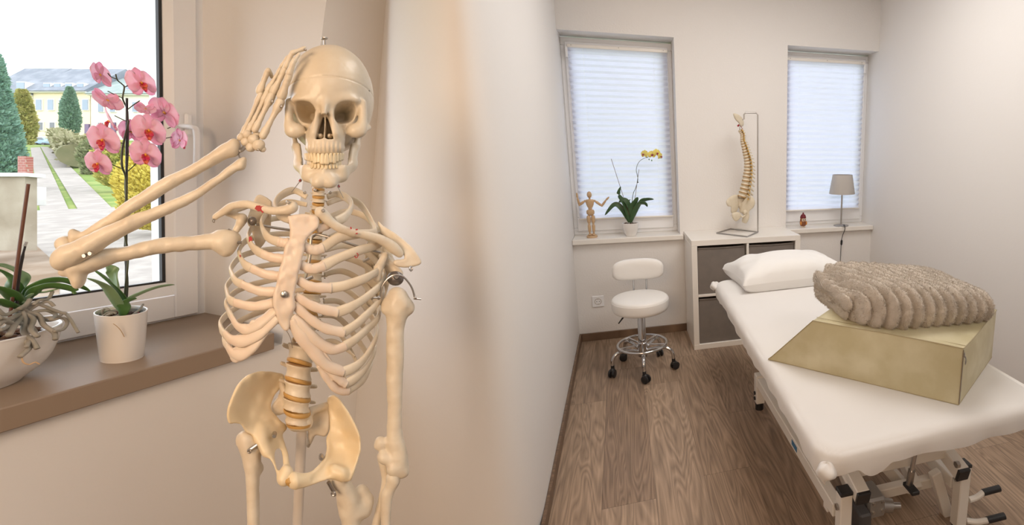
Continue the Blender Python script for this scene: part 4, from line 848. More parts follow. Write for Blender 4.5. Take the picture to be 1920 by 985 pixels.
# ================================================================== yellow orchid on the left sill
py0 = (.391, .035)
po = thing('potted_orchid', 'yellow-flowered orchid in a small white pot on the left sill', 'potted plant', (py0[0], py0[1], SZ))
MB().lathe(cr([(0, 0), (.030, 0), (.036, .004), (.046, .03), (.053, .06), (.055, .084), (.0555, .092), (.053, .094), (.0505, .090), (.049, .080)], 3), n=40).build('flower_pot', M['ceramic'], po, angle=50)
mb = MB()
for i in range(70):
    a, rr = random.random()*6.28, .044*math.sqrt(random.random()); mb.ell((rr*math.cos(a), rr*math.sin(a), .082+.008*random.random()), (.006+.006*random.random(), .004+.004*random.random(), .004), 6, 4)
mb.lathe([(0, .080), (.049, .080)]).build('bark_chips', M['bark'], po, angle=0)
base = np.array([py0[0], py0[1]-.002, SZ+.09])
def PL(u, v, y=.03): return Py(u, v, y)
for lf in ([(1181, 405), (1166, 392), (1152, 384), (1134, 404)], [(1181, 400), (1170, 382), (1160, 366), (1164, 350)], [(1183, 402), (1178, 385), (1170, 375), (1160, 380)],
           [(1184, 402), (1200, 382), (1212, 375), (1226, 374)], [(1184, 404), (1196, 386), (1208, 382), (1214, 388)], [(1182, 404), (1184, 392), (1192, 378), (1196, 370)], [(1181, 405), (1174, 396), (1172, 388), (1182, 374)]):
    dy = random.uniform(-.03, .03); pts = [base]+[PL(u, v, .03+dy*(k+1)/3) for k, (u, v) in enumerate(lf[1:])]
    leaf_mesh(pts, .0175+.004*random.random(), .3, twist=(random.uniform(.8, 1.3), random.uniform(.7, 1.4))).build('leaf', M['green_dark'], po, world=True, angle=180)
st = cr([base, PL(1186, 370), PL(1192, 352), PL(1196, 336), PL(1193, 318), PL(1198, 304), PL(1208, 297), PL(1218, 294)], 6)
MB().tube(st, np.linspace(.0022, .0014, len(st)), 7).build('flower_stem', M['stem'], po, world=True)
for a, b in (((1180, 404), (1146, 298)), ((1186, 404), (1198, 318))): MB().tube([PL(*a, .03), PL(*b, .035)], .0016, 6).build('support_stick', M['stake'], po, world=True)
MB().ell(PL(1196, 342), (.005, .004, .004), 8, 6).build('plant_clip', M['black'], po, world=True)
ylw = [mat('yellow_petal', (.80, .68, .16), .55, sss=.1), None, mat('wine_lip', (.35, .03, .10), .5), mat('cream_column', (.75, .6, .35), .5)]; ylw[1] = ylw[0]
cf = -RC[2]
for (u, v), fc, s in (((1208, 289), (-.5, -.6, .1), .021), ((1222, 290), (.1, -1, .2), .020), ((1231, 287), (.4, -.8, .0), .021), ((1238, 293), (.8, -.6, -.1), .019)):
    blossom(po, PL(u, v, .025), fc, (0, 0, 1), s*1.45, ylw)
for u, v in ((1217, 299), (1222, 301), (1213, 295)): MB().ell(PL(u, v, .03), (.004, .004, .006), 8, 6).build('bud', M['green'], po, world=True)
for k in range(7):
    a = random.uniform(-2.6, -.5); p = base+np.array([.03*math.cos(a), .03*math.sin(a), -.002]); q = p+np.array([.02*math.cos(a), .02*math.sin(a), .012*random.random()])
    MB().tube(cr([base, p+np.array([0, 0, .012]), q, q+np.array([.003, 0, -.014])], 4), .0016, 5).build('aerial_root', M['root'], po, world=True)
# ================================================================== spine model on stand
KZ = KH
sp = thing('spine_model', 'hanging flexible spine model with pelvis on a bent steel wire stand', 'anatomical model', (1.16, -.18, KZ))
sa, sb, sc_, sd = Pz(1344, 437, KZ+.005), Pz(1401, 444, KZ+.005), Pz(1421, 435, KZ+.005), Pz(1370, 429, KZ+.005)
yp = sc_[1]; top = Py(1420, 212, yp); zt_ = top[2]; hk = Py(1395, 212, yp)
fr = cr([sc_], 1); wire = [sc_+(sd-sc_)*.02, sd, sa, sb, sc_, sc_+np.array([0, 0, .02]), np.array([sc_[0], yp, zt_-.012]), np.array([sc_[0]-.012, yp, zt_]), np.array([hk[0]+.012, yp, zt_]), np.array([hk[0], yp, zt_-.012]), np.array([hk[0], yp, zt_-.045])]
MB().tube(wire, .005, 10).build('wire_stand', M['steel'], sp, world=True, angle=60)
bone_s = mat('model_bone', (.68, .61, .48), .45, var=(30, (.60, .52, .38), .6), bump=(80, .2, .002)); nerve = mat('yellow_nerve', (.75, .45, .04), .45); artery = mat('red_artery', (.30, .02, .03), .4); discm = mat('disc_tan', (.40, .24, .09), .5)
pth = [(1386, 244), (1391, 252), (1391, 262), (1394, 274), (1398, 290), (1401, 305), (1401, 320), (1399, 335), (1397, 347), (1394, 359), (1391, 370)]
cen = np.array([Py(u, v, yp) for u, v in pth]); path = cr(cen, 10); d = np.r_[0, np.cumsum(np.linalg.norm(np.diff(path, axis=0), axis=1))]
def at_len(s): return np.array([np.interp(s, d, path[:, k]) for k in range(3)])
N_ = 24; wts = np.array([.6]*7+[.9+.03*i for i in range(12)]+[1.45]*5); ends = np.r_[0, np.cumsum(wts)]/wts.sum()*d[-1]
for i in range(N_):
    a, b = at_len(ends[i]), at_len(ends[i+1]); ax = nz(b-a); L_ = np.linalg.norm(b-a); wv = (.0125 if i < 7 else .0155+.00115*(i-7)); bk_ = nz(np.cross(ax, [0, -1., 0]))*-1
    k = np.linspace(.0, .70, 6); rr = wv*(1-.18*np.sin(math.pi*k/.70)); v_ = MB().tube([a+(b-a)*q for q in k], rr, 16)
    if bk_[0] < 0: bk_ = -bk_
    ce = a+(b-a)*.4; side = np.array([0, 1., 0])
    v_.tube([ce+bk_*wv*.6, ce+bk_*wv*1.5+ax*.002, ce+bk_*(wv*2.3)+ax*L_*.45], [wv*.35, wv*.22, wv*.16], 6)
    for s in (-1, 1): v_.tube([ce+bk_*wv*.8, ce+bk_*wv*1.1+side*s*wv*1.3, ce+bk_*wv*1.25+side*s*wv*1.7+ax*.002], [wv*.32, wv*.2, wv*.22], 6)
    vo = v_.build('vertebra', bone_s, sp, world=True, angle=45)
    MB().tube([a+(b-a)*.71, a+(b-a)*.99], wv*.97, 16).build('spinal_disc', discm, sp, world=True)
    nm = MB(); 
    for s in (-1, 1): nm.tube([ce+bk_*wv*.9+ax*L_*.5, ce+bk_*wv*1.1+side*s*wv*.9+ax*L_*.5, ce+bk_*wv*.9+side*s*wv*1.9+ax*L_*.7], [.0045, .0048, .003], 6)
    nm.build('nerve', nerve, vo, world=True)
MB().tube(cr([Py(u+5, v, yp-.012) for u, v in ((1384, 236), (1389, 248), (1391, 262), (1394, 272))], 5), .0017, 6).build('artery', artery, sp, world=True)
# skull base plate
pl = [(1373, 214), (1380, 214), (1388, 217), (1395, 225), (1396, 234), (1390, 238), (1385, 231), (1377, 224)]
def plate_px(pts, y, th, wave=.0): 
    P = cr([tuple(Py(u, v, y)) for u, v in pts], 3, True); c = P.mean(0); n = len(P); G = []
    for s, w in ((.02, th), (.6, th), (.92, th*.8), (1.0, th*.2)):
        G.append([c+(p-c)*s+np.array([0, -w+wave*(p-c)[0]*s, 0]) for p in P])
    for s, w in ((1.0, -th*.2), (.92, -th*.8), (.6, -th), (.02, -th)): G.append([c+(p-c)*s+np.array([0, -w+wave*(p-c)[0]*s, 0]) for p in P])
    return MB().grid(np.array(G).transpose(1, 0, 2), close_u=True)
plate_px(pl, yp-.005, .012, .6).build('skull_base', bone_s, sp, world=True, angle=180, recalc=True)
MB().tube([Py(1383, 237, yp-.01), Py(1386, 234, yp-.015)], .006, 8).build('artery_loop', artery, sp, world=True)
# pelvis: two wings, sacrum, pubic arch
plate_px([(1360, 377), (1370, 368), (1384, 366), (1389, 376), (1386, 390), (1378, 402), (1370, 398), (1370, 388), (1363, 386)], yp-.01, .010, .5).build('hip_bone', bone_s, sp, world=True, angle=180, recalc=True)
plate_px([(1391, 382), (1398, 372), (1405, 365), (1413, 376), (1411, 388), (1404, 396), (1404, 408), (1399, 419), (1392, 416), (1395, 404), (1388, 398), (1390, 390)], yp-.02, .012, -.6).build('hip_bone', bone_s, sp, world=True, angle=180, recalc=True)
plate_px([(1372, 400), (1384, 398), (1390, 404), (1386, 412), (1379, 415), (1373, 409)], yp-.03, .010, .2).build('pubic_bone', bone_s, sp, world=True, angle=180, recalc=True)
plate_px([(1384, 372), (1396, 372), (1396, 390), (1390, 398), (1385, 388)], yp+.012, .014).build('sacrum', bone_s, sp, world=True, angle=180, recalc=True)
MB().tube(cr([Py(1386, 400, yp-.02), Py(1392, 407, yp-.03), Py(1399, 402, yp-.03)], 5), .006, 8).build('pubic_arch', bone_s, sp, world=True)
MB().ell(Py(1397, 398, yp-.03), (.017, .012, .017)).build('hip_socket', bone_s, sp, world=True)
for u, v in ((1370, 405), (1407, 386), (1386, 386)): MB().cyl(Py(u, v, yp-.034), Py(u, v, yp-.048), .003, n=8).build('screw', M['steel'], sp, world=True)
MB().tube([hk_ for hk_ in (np.array([hk[0], yp, zt_-.04]), Py(1389, 228, yp), Py(1386, 246, yp))], .0025, 6).build('hanger', M['steel'], sp, world=True)
# ================================================================== owl figurine
ow = thing('owl_figurine', 'small brown owl figurine with a dark red cap on the right sill', 'figurine', (1.716, .03, SZ))
brn = mat('owl_brown', (.20, .075, .035), .4, var=(40, (.36, .13, .05), .8)); red = mat('owl_cap', (.16, .01, .02), .6); cream = mat('owl_face', (.75, .62, .48), .5); org = mat('owl_orange', (.6, .24, .04), .5)
MB().lathe(cr([(0, .010), (.018, .012), (.026, .026), (.027, .045), (.024, .066), (.022, .078), (.012, .090), (0, .093)], 3), sy=.85, n=28).build('body', brn, ow, angle=180)
cap_ = MB().lathe(cr([(.0235, .078), (.025, .082), (.0235, .086), (.0225, .0875), (.018, .100), (.008, .108), (0, .109)], 3), sy=.95, n=24).build('knitted_cap', red, ow, angle=60)
MB().ell((0, 0, .114), (.007, .007, .007)).build('pompom', red, cap_)
for s in (-1, 1):
    MB().ell((s*.008, -.0205, .063), (.0105, .005, .0125)).build('face_disc', cream, ow); MB().ell((s*.0075, -.0252, .065), (.0045, .0022, .0048)).build('eye', M['black'], ow)
    MB().ell((s*.022, -.010, .036), (.008, .012, .016)).build('wing', org, ow); MB().ell((s*.009, -.010, .006), (.007, .010, .006)).build('foot', cream, ow)
    MB().lathe([(.006, .0), (0, .014)], (s*.016, 0, .078), 8).build('ear_tuft', brn, ow)
MB().lathe([(.0035, 0), (0, .007)], (0, -.026, .056), 8).build('beak', org, ow)
# ================================================================== table lamp
lp = thing('table_lamp', 'small table lamp with a grey-beige shade on the right sill', 'lamp', (2.045, .02, SZ)); hs = 1.0
MB().lathe(cr([(0, 0), (.056, 0), (.060, .003), (.058, .008), (.030, .013), (0, .015)], 3), n=40).build('base', M['steel'], lp, angle=60)
MB().lathe([(.0595, 0), (.0605, .0045), (.056, .006)], n=40).build('base_rim', M['black'], lp)
MB().cyl((0, 0, .012), (0, 0, .265), .0068).build('pole', M['steel'], lp)
sh_ = MB().lathe([(.103, .262), (.1035, .266), (.080, .411), (.079, .415), (.0775, .415), (.0785, .411), (.102, .266), (.1015, .262), (.103, .262)], n=56).build('lamp_shade', M['lamp_fabric'], lp, angle=60)
for k in range(3): a = k*2.094; MB().tube([(0, 0, .398), (.078*math.cos(a), .078*math.sin(a), .404)], .0015, 6).build('shade_spider', M['steel'], lp)
MB().ell((0, 0, .33), (.026, .026, .034)).build('bulb', mat('bulb_glass', (.85, .85, .82), .3), lp); MB().cyl((0, 0, .262), (0, 0, .300), .014).build('bulb_socket', M['black'], lp)
cw = cr([(0, -.04, .010), (.004, -.062, .012), (.0, -.072, -.02), (-.012, -.060, -.07), (-.020, -.058, -.115), (-.021, -.058, -.16), (-.020, -.052, -.25), (-.018, -.05, -.50), (-.04, -.048, -.72), (-.10, -.06, -.745)], 8)
cw[:, 2] = np.maximum(cw[:, 2], -SZ+.004)
MB().tube(cw, .0028, 8).build('power_cord', M['black'], lp)
MB().tube([(-.018, -.060, -.105), (-.020, -.062, -.113), (-.021, -.062, -.140), (-.0205, -.060, -.148)], [.005, .0105, .0105, .005], 12, flat=.8).build('cord_switch', M['black'], lp)
# ================================================================== pink orchid on the alcove sill
def PO(u, v, c=.112): return Pp(u, v, LA+LE3*c, LE3)
def Lthing(name, label, cat, p, group=None): return thing(name, label, cat, group=group, mat=Matrix([[LE1[i], LE3[i], LU[i], (LA+LE1*p[0]+LE3*p[1]+LU*p[2])[i]] for i in range(3)]+[[0, 0, 0, 1]]))
pk = Lthing('potted_orchid', 'pink orchid in a plain white cylinder pot on the brown sill by the garden view', 'potted plant', (.254, .112, 0))
KP = 1.0
def squasher(p, ks, kd):                              # slightly oval in plan: ks across the view from the room, kd along it
    r = ray(*p); d = nz(np.array([r@LE1, r@LE3])); c = np.array([-d[1], d[0]])
    def f(mb):
        V = np.vstack(mb.v); a, b = V[:, :2]@d, V[:, :2]@c; V[:, :2] = (a*kd)[:, None]*d+(b*ks)[:, None]*c; mb.v = [V]; return mb
    return f
sqp = squasher((226, 620), .80, 1.18)
sqp(MB().lathe(cr([(0, 0), (.036, 0), (.0395, .003), (.0415, .02), (.0455, .075), (.0475, .108), (.0480, .1135), (.0468, .1145), (.0445, .112), (.0435, .098)], 3), n=64, sx=KP, sy=KP)).build('flower_pot', M['ceramic'], pk, angle=60)
sqp(MB().lathe([(.0405, .090), (.0412, .1085), (.0398, .1090), (.0392, .090)], n=48, sx=KP, sy=KP)).build('inner_pot', mat('clear_grey_liner', (.42, .43, .42), .3), pk, angle=60)
mb = MB(); rng = random.Random(4)
for i in range(150):
    a, rr = rng.random()*6.28, KP*.037*math.sqrt(rng.random()); s_ = .003+.004*rng.random(); mb.ell((rr*math.cos(a), rr*math.sin(a), .094+.008*rng.random()), (s_*1.5, s_, s_*.7), 6, 4)
sqp(mb.lathe([(0, .092), (.040*KP, .092)])).build('bark_chips', M['bark'], pk, angle=0)
MB().ell((.022, -.008, .103), (.004, .003, .003), 8, 6).build('fallen_petal', mat('pink_scrap', (.75, .06, .14), .5), pk)
cb = PO(230, 586)
M['leaf_pale'] = mat('pale_orchid_leaf', (.20, .33, .17), .4, var=(18, (.26, .40, .22), .7))
for nm, pts, w, mt, cc, tw in (('leaf', [(231, 588), (224, 560), (208, 535), (176, 507)], .0150, M['green'], (.112, .10, .09, .08), (1.1, .9)), ('leaf', [(229, 588), (213, 562), (195, 538), (164, 522)], .0105, M['leaf_pale'], (.10, .085, .075, .06), (.5, .2)),
                        ('leaf', [(230, 584), (224, 540), (213, 510), (199, 498)], .0135, M['leaf_pale'], (.13, .15, .165, .17), (1.3, 1.4)), ('leaf', [(229, 592), (236, 569), (262, 553), (296, 540), (327, 534)], .0095, M['leaf_pale'], (.10, .09, .09, .10, .115), (.9, .5)),
                        ('leaf', [(228, 592), (231, 578), (240, 566), (256, 560)], .010, M['green'], (.095, .085, .08, .08), (1.2, .8))):
    leaf_mesh([PO(u, v, c) for (u, v), c in zip(pts, cc)], w, .35, twist=tw, th=.0018).build(nm, mt, pk, world=True, angle=180)
for pts in ([(209, 588), (200, 592), (196, 600), (198, 608)], [(218, 588), (205, 586), (197, 590), (190, 596)], [(222, 592), (212, 596), (218, 600), (222, 606)], [(205, 582), (198, 578), (192, 584), (194, 592)], [(214, 594), (204, 598), (196, 603), (191, 610)], [(250, 590), (258, 584), (264, 578), (268, 571)]):
    MB().tube(cr([PO(u, v, .082+.01*k) for k, (u, v) in enumerate(pts)], 6), .0022, 8).build('aerial_root', M['root'], pk, world=True)
MB().tube(cr([PO(212, 607, .062), PO(220, 613, .062), PO(227, 621, .063), PO(233, 632, .065)], 5), .0007, 6).build('thin_root', mat('straw_root', (.55, .42, .28), .6), pk, world=True)
MB().tube([PO(236, 590, .115), PO(238, 184, .115)], .0019, 8).build('support_stick', M['black'], pk, world=True)
PS = M['stem']
sA = [(232, 588), (235, 540), (240, 480), (233, 430), (236, 380), (236, 335), (229, 312), (229, 285), (233, 262), (239, 238), (241, 226)]
MB().tube(cr([PO(u, v, .110) for u, v in sA], 6), .0017, 8).build('flower_stem', PS, pk, world=True)
sB = [(235, 588), (239, 530), (234, 470), (239, 400), (235, 350), (239, 300), (240, 262), (239, 210), (233, 193), (230, 183), (233, 164), (229, 158), (220, 150), (217, 139)]
MB().tube(cr([PO(u, v, .119) for u, v in sB], 6), np.linspace(.0018, .0011, 13*6+1), 8).build('flower_stem', PS, pk, world=True)
for pts in ([(233, 164), (241, 160), (247, 157)], [(230, 184), (216, 178), (202, 171)], [(240, 205), (250, 197), (262, 189)], [(236, 227), (225, 222), (215, 217)], [(232, 270), (217, 264), (204, 256)], [(228, 316), (213, 310), (199, 301)], [(237, 294), (243, 292), (249, 291)], [(239, 322), (250, 312), (262, 300), (271, 312-10)], [(241, 248), (247, 247), (251, 247)], [(290, 268), (298, 262), (308, 260), (322, 257)], [(314, 241), (321, 238), (326, 231)], [(218, 148), (208, 144), (202, 137)]):
    MB().tube(cr([PO(u, v, .108) for u, v in pts], 4), .0010, 6).build('flower_stalk', mat('stalk_%d' % len(pts), (.16, .12, .06), .5) if False else PS, pk, world=True)
pinkm = [petal_mat('pink_sepal', (.95, .50, .70), (.96, .70, .82), .5), petal_mat('pink_petal', (.96, .58, .75), (.97, .82, .89), .5), mat('magenta_lip', (.62, .03, .14), .45, var=(90, (.85, .35, .03), .7)), mat('orange_column', (.85, .40, .05), .45)]
for (u, v, c, f, up_, s) in ((188, 141, .105, (-1, .1, .25), (.35, 1, 0), .0235), (202, 188, .10, (-.35, -.75, -.55), (.1, -.8, .4), .0265), (265, 157, .10, (.45, .05, .9), (-.55, 1, 0), .0290), (273, 204, .10, (.2, -.7, -.7), (.0, -1, .3), .0215),
                             (207, 228, .105, (-.75, -.1, .6), (.1, 1, 0), .0240), (194, 264, .095, (-.40, -.05, .9), (.0, 1, 0), .0300), (184, 308, .10, (-.40, -.1, .9), (.15, 1, 0), .0245), (279, 246, .075, (.02, -.05, 1), (.12, 1, 0), .0325),
                             (273, 291, .070, (-.02, -.12, 1), (.10, 1, 0), .0300), (308, 212, .115, (.40, .1, -.9), (.3, 1, 0), .0320), (337, 264, .10, (.55, -.2, -.8), (-.1, 1, 0), .0245), (246, 248, .13, (-.2, .1, -1), (0, 1, 0), .0240)):
    fd = RC[0]*f[0]-RC[1]*f[1]-nz(ray(u, v))*f[2]; ud = RC[0]*up_[0]-RC[1]*up_[1]-nz(ray(u, v))*up_[2]
    rr_ = ray(u, v); hd_ = nz(RC[0]-nz(rr_)*(RC[0]@nz(rr_))); blossom(pk, PO(u, v, c), fd, ud, s*1.30, pinkm, squash=(hd_, .60))
# ================================================================== white bowl with a leafless-stemmed orchid, far left
bw = Lthing('orchid_bowl', 'long white bowl with orchid leaves and tangled silvery roots at the left sill end', 'potted plant', (.015, .172, 0))
MB().lathe(cr([(0, 0), (.092, 0), (.105, .006), (.132, .036), (.146, .074), (.1505, .104), (.1515, .108), (.1490, .110), (.1455, .107), (.138, .085), (.12, .070)], 3), n=72, sx=1.12, sy=.74).build('bowl', M['ceramic'], bw, angle=60)
MB().lathe([(.095, .066), (.100, .101), (.096, .102), (.090, .066)], (-.025, -.015, 0), 40, 1.0, .66).build('inner_pot', M['black'], bw, angle=60)
mb = MB()
for i in range(240):
    a, rr = rng.random()*6.28, math.sqrt(rng.random()); s_ = .004+.006*rng.random(); mb.ell((.145*rr*math.cos(a), .088*rr*math.sin(a), .088+.010*rng.random()), (s_*1.6, s_, s_*.6), 6, 4)
mb.lathe([(0, .090), (.132, .090)], sx=1.12, sy=.68).build('bark_chips', M['bark'], bw, angle=0)
def r6(x, y): return (x*.2742, 470+y*.2741)
for pts, w, cc, tw, mt in (([(120, 390), (90, 260), (40, 170), (-40, 120)], .012, (.16, .15, .15, .15), (.5, .3), 'green'), ([(130, 390), (175, 270), (130, 170), (40, 115), (-30, 100)], .0115, (.17, .18, .19, .19, .19), (1.2, .6), 'leaf_pale'), ([(140, 380), (60, 300), (-30, 245)], .012, (.14, .12, .11), (.2, .2), 'green'),
                       ([(150, 370), (220, 270), (330, 215), (460, 212), (622, 280)], .0095, (.15, .13, .12, .11, .10), (.9, .8), 'green'), ([(180, 330), (240, 275), (360, 245), (500, 270), (505, 300)], .0085, (.14, .11, .10, .09, .09), (.8, .9), 'green'), ([(160, 360), (230, 300), (320, 285), (400, 262)], .006, (.13, .12, .11, .10), (.3, .1), 'leaf_pale'), ([(110, 400), (60, 380), (-10, 330)], .010, (.13, .12, .11), (.1, .1), 'green')):
    leaf_mesh([PO(*r6(x, y), c) for (x, y), c in zip(pts, cc)], w, .35, twist=tw, th=.0018).build('leaf', M[mt], bw, world=True, angle=180)
for pts, r in (([(150, 410), (170, 480), (160, 560), (215, 610), (255, 672)], .0038), ([(150, 420), (120, 480), (190, 530), (170, 610), (205, 660), (135, 728)], .0040), ([(180, 420), (260, 440), (300, 510), (370, 560), (378, 608)], .0040), ([(200, 430), (300, 460), (400, 450), (440, 425), (480, 470), (510, 520), (535, 562)], .0026),
               ([(210, 450), (330, 480), (420, 460), (460, 490), (430, 540), (370, 552)], .0028), ([(140, 430), (60, 470), (-10, 460)], .0040), ([(130, 440), (90, 500), (30, 480), (-20, 510)], .0045), ([(160, 440), (100, 510), (60, 580)], .0045), ([(190, 420), (150, 395), (90, 420), (30, 440), (-20, 400)], .0034),
               ([(200, 410), (260, 370), (330, 350), (370, 382)], .0028), ([(190, 400), (240, 360), (300, 380), (400, 420), (450, 430)], .0030), ([(220, 440), (200, 500), (240, 560), (200, 620), (180, 660)], .0034), ([(170, 430), (230, 470), (210, 540), (260, 590)], .0036), ([(120, 430), (50, 520), (-10, 545)], .0040), ([(205, 335), (180, 370), (130, 400)], .0036), ([(360, 280), (330, 330), (270, 340), (230, 370)], .0026), ([(230, 420), (320, 410), (380, 440), (350, 470)], .0032)):
    k = len(pts); MB().tube(cr([PO(*r6(x, y), .108-.058*(i/(k-1))*(1 if y > 440 else .3)) for i, (x, y) in enumerate(pts)], 6), r*1.0, 8).build('aerial_root', M['root'], bw, world=True, angle=180)
MB().tube(cr([PO(*r6(148, 728), .062), PO(*r6(160, 765), .06), PO(*r6(200, 780), .058), PO(*r6(240, 765), .056), PO(*r6(270, 778), .055)], 5), .0012, 6).build('thin_root', mat('straw_root_b', (.60, .42, .26), .6), bw, world=True)
MB().tube([PO(17, 605, .125), PO(53, 345, .120)], .0024, 8).build('support_stick', mat('red_brown_stick', (.13, .045, .025), .5), bw, world=True)
MB().tube(cr([PO(30, 590, .13), PO(34, 530, .13), PO(40, 490, .13), PO(49, 455, .13)], 5), [.0024]*12+[.0016]*4, 8).build('old_flower_stem', mat('dark_stem', (.04, .03, .03), .5), bw, world=True)
MB().tube([PO(46, 462, .13), PO(50, 454, .13)], .0022, 8).build('stem_tip', mat('pale_tip', (.6, .6, .58), .6), bw, world=True)
# ================================================================== implicit shapes -> meshes (bones)
def surface_nets(fn, lo, hi, h):
    lo, hi = np.array(lo, float), np.array(hi, float); n = np.ceil((hi-lo)/h).astype(int)+1
    ax = [lo[i]+h*np.arange(n[i]) for i in range(3)]; X, Y, Z = np.meshgrid(*ax, indexing='ij'); D = fn(X, Y, Z).astype(np.float32)
    S = D < 0; c = np.zeros(tuple(n-1), int)
    for i in (0, 1):
        for j in (0, 1):
            for k in (0, 1): c += S[i:n[0]-1+i, j:n[1]-1+j, k:n[2]-1+k]
    act = (c > 0) & (c < 8); idx = -np.ones(act.shape, int); I = np.argwhere(act); idx[act] = np.arange(len(I)); acc = np.zeros((len(I), 3)); cnt = np.zeros(len(I))
    E = [((0, 0, 0), (1, 0, 0)), ((0, 1, 0), (1, 1, 0)), ((0, 0, 1), (1, 0, 1)), ((0, 1, 1), (1, 1, 1)), ((0, 0, 0), (0, 1, 0)), ((1, 0, 0), (1, 1, 0)), ((0, 0, 1), (0, 1, 1)), ((1, 0, 1), (1, 1, 1)), ((0, 0, 0), (0, 0, 1)), ((1, 0, 0), (1, 0, 1)), ((0, 1, 0), (0, 1, 1)), ((1, 1, 0), (1, 1, 1))]
    for a, b in E:
        a, b = np.array(a), np.array(b); da = D[tuple((I+a).T)]; db = D[tuple((I+b).T)]; m = (da < 0) != (db < 0); t = da[m]/(da[m]-db[m]); acc[m] += a+(b-a)*t[:, None]; cnt[m] += 1
    V = lo+h*(I+acc/cnt[:, None]); Fs = []
    for axis in range(3):
        s0 = [slice(None)]*3; s1 = [slice(None)]*3; s0[axis] = slice(0, -1); s1[axis] = slice(1, None); A = S[tuple(s0)]; B = S[tuple(s1)]; o1, o2 = [(1, 2), (2, 0), (0, 1)][axis]
        ch = np.argwhere(A != B); ok = (ch[:, o1] > 0) & (ch[:, o2] > 0) & (ch[:, o1] < n[o1]-1) & (ch[:, o2] < n[o2]-1); ch = ch[ok]; e1 = np.zeros(3, int); e1[o1] = 1; e2 = np.zeros(3, int); e2[o2] = 1
        q = np.stack([idx[tuple((ch-e1-e2).T)], idx[tuple((ch-e2).T)], idx[tuple(ch.T)], idx[tuple((ch-e1).T)]], 1); fl = ~A[tuple(ch.T)]; q[fl] = q[fl][:, ::-1]; Fs.append(q)
    Fs = np.vstack(Fs); return V, Fs
def smin(a, b, k): h = np.clip(.5+.5*(b-a)/k, 0, 1); return b+(a-b)*h-k*h*(1-h)
def smax(a, b, k): return -smin(-a, -b, k)
def s_ell(X, Y, Z, c, r, e=2.0):
    if e == 2.0:
        k0 = np.sqrt(((X-c[0])/r[0])**2+((Y-c[1])/r[1])**2+((Z-c[2])/r[2])**2); k1 = np.sqrt(((X-c[0])/r[0]**2)**2+((Y-c[1])/r[1]**2)**2+((Z-c[2])/r[2]**2)**2); return k0*(k0-1)/np.maximum(k1, 1e-9)
    k0 = (np.abs((X-c[0])/r[0])**e+np.abs((Y-c[1])/r[1])**e+np.abs((Z-c[2])/r[2])**e)**(1/e); return (k0-1)*min(r)
def s_cap(X, Y, Z, a, b, ra, rb, fz=1.0, fx=1.0):
    a, b = np.array(a, float), np.array(b, float); d = (b-a)*[fx, 1, fz]; L2 = max(d@d, 1e-9); t = np.clip(((X-a[0])*fx*d[0]+(Y-a[1])*d[1]+(Z-a[2])*fz*d[2])/L2, 0, 1)
    return np.sqrt(((X-a[0])*fx-d[0]*t)**2+(Y-a[1]-d[1]*t)**2+((Z-a[2])*fz-d[2]*t)**2)-(ra+(rb-ra)*t)
def s_chain(X, Y, Z, P, k=4, fz=1.0, fx=1.0):
    D = None
    for p, q in zip(P[:-1], P[1:]): d = s_cap(X, Y, Z, p[:3], q[:3], p[3], q[3], fz, fx); D = d if D is None else smin(D, d, k)
    return D
def s_poly(X, Y, poly):
    P = np.array(poly, float); n = len(P); D = np.full(X.shape, 1e9); sgn = np.zeros(X.shape, bool)
    for i in range(n):
        a, b = P[i], P[(i+1) % n]; e = b-a; wx, wy = X-a[0], Y-a[1]; t = np.clip((wx*e[0]+wy*e[1])/max(e@e, 1e-9), 0, 1); D = np.minimum(D, (wx-e[0]*t)**2+(wy-e[1]*t)**2)
        c = ((P[i][1] > Y) != (P[(i+1) % n][1] > Y)); xx = a[0]+(Y-a[1])*e[0]/(e[1] if abs(e[1]) > 1e-9 else 1e-9); sgn ^= c & (X < xx)
    return np.where(sgn, -1, 1)*np.sqrt(D)
def idw(X, Y, C, p=3):
    num = 0; den = 0
    for u, v, w in C: d = ((X-u)**2+(Y-v)**2+160)**(-p/2); num = num+w*d; den = den+d
    return num/den
def s_plate(X, Y, Z, poly, C, th, rim=0, rimw=8, smooth=True):
    if smooth: poly = cr(poly, 4, True)
    X2, Y2 = X[:, :, 0], Y[:, :, 0]; pd = s_poly(X2, Y2, poly); g = idw(X2, Y2, C) if not np.isscalar(C) else C; t = th+rim*np.exp(-(pd/rimw)**2); pd, g, t = pd[..., None], (g[..., None] if not np.isscalar(g) else g), t[..., None]
    r = t*.85; dz = np.abs(Z-g)-t+r; dx = pd+r-.6; return np.minimum(np.maximum(dx, dz), 0)+np.sqrt(np.maximum(dx, 0)**2+np.maximum(dz, 0)**2)-r
# ------------------------------------------------------------------ the skeleton's own frame: u right, v down in frame pixels, w away, .83 mm each
SKN = nz(ray(590, 450)); SKP = CAM+ray(590, 450)*.76; SW = .00083
def skm(V):                                          # frame-plane coordinates -> room
    V = np.asarray(V, float); D = np.stack([(V[:, 0]-PX)/F, (V[:, 1]-PY)/F, np.ones(len(V))], 1) @ RC
    return CAM+D*(((SKP-CAM)@SKN)/(D @ SKN))[:, None]+V[:, 2:3]*SW*SKN
def sk1(u, v, w): return skm(np.array([[u, v, w]]))[0]
def cp(u, v, w=0):                                   # so that a point at depth w is seen at (u, v)
    d = ray(u, v); Q = CAM+d*(((SKP-CAM)@SKN+w*SW)/(d@SKN)); a, b = project(Q-SKN*w*SW); return (a, b, w)
def c4(x, y, w=0): return cp(380+.4163*x, 330+.4163*y, w)
def c5(x, y, w=0): return cp(400+.3503*x, 640+.3503*y, w)
def ca(x, y, w=0): return cp(80+.3249*x, 250+.3249*y, w)
def ch(x, y, w=0): return cp(440+.274*x, 60+.274*y, w)
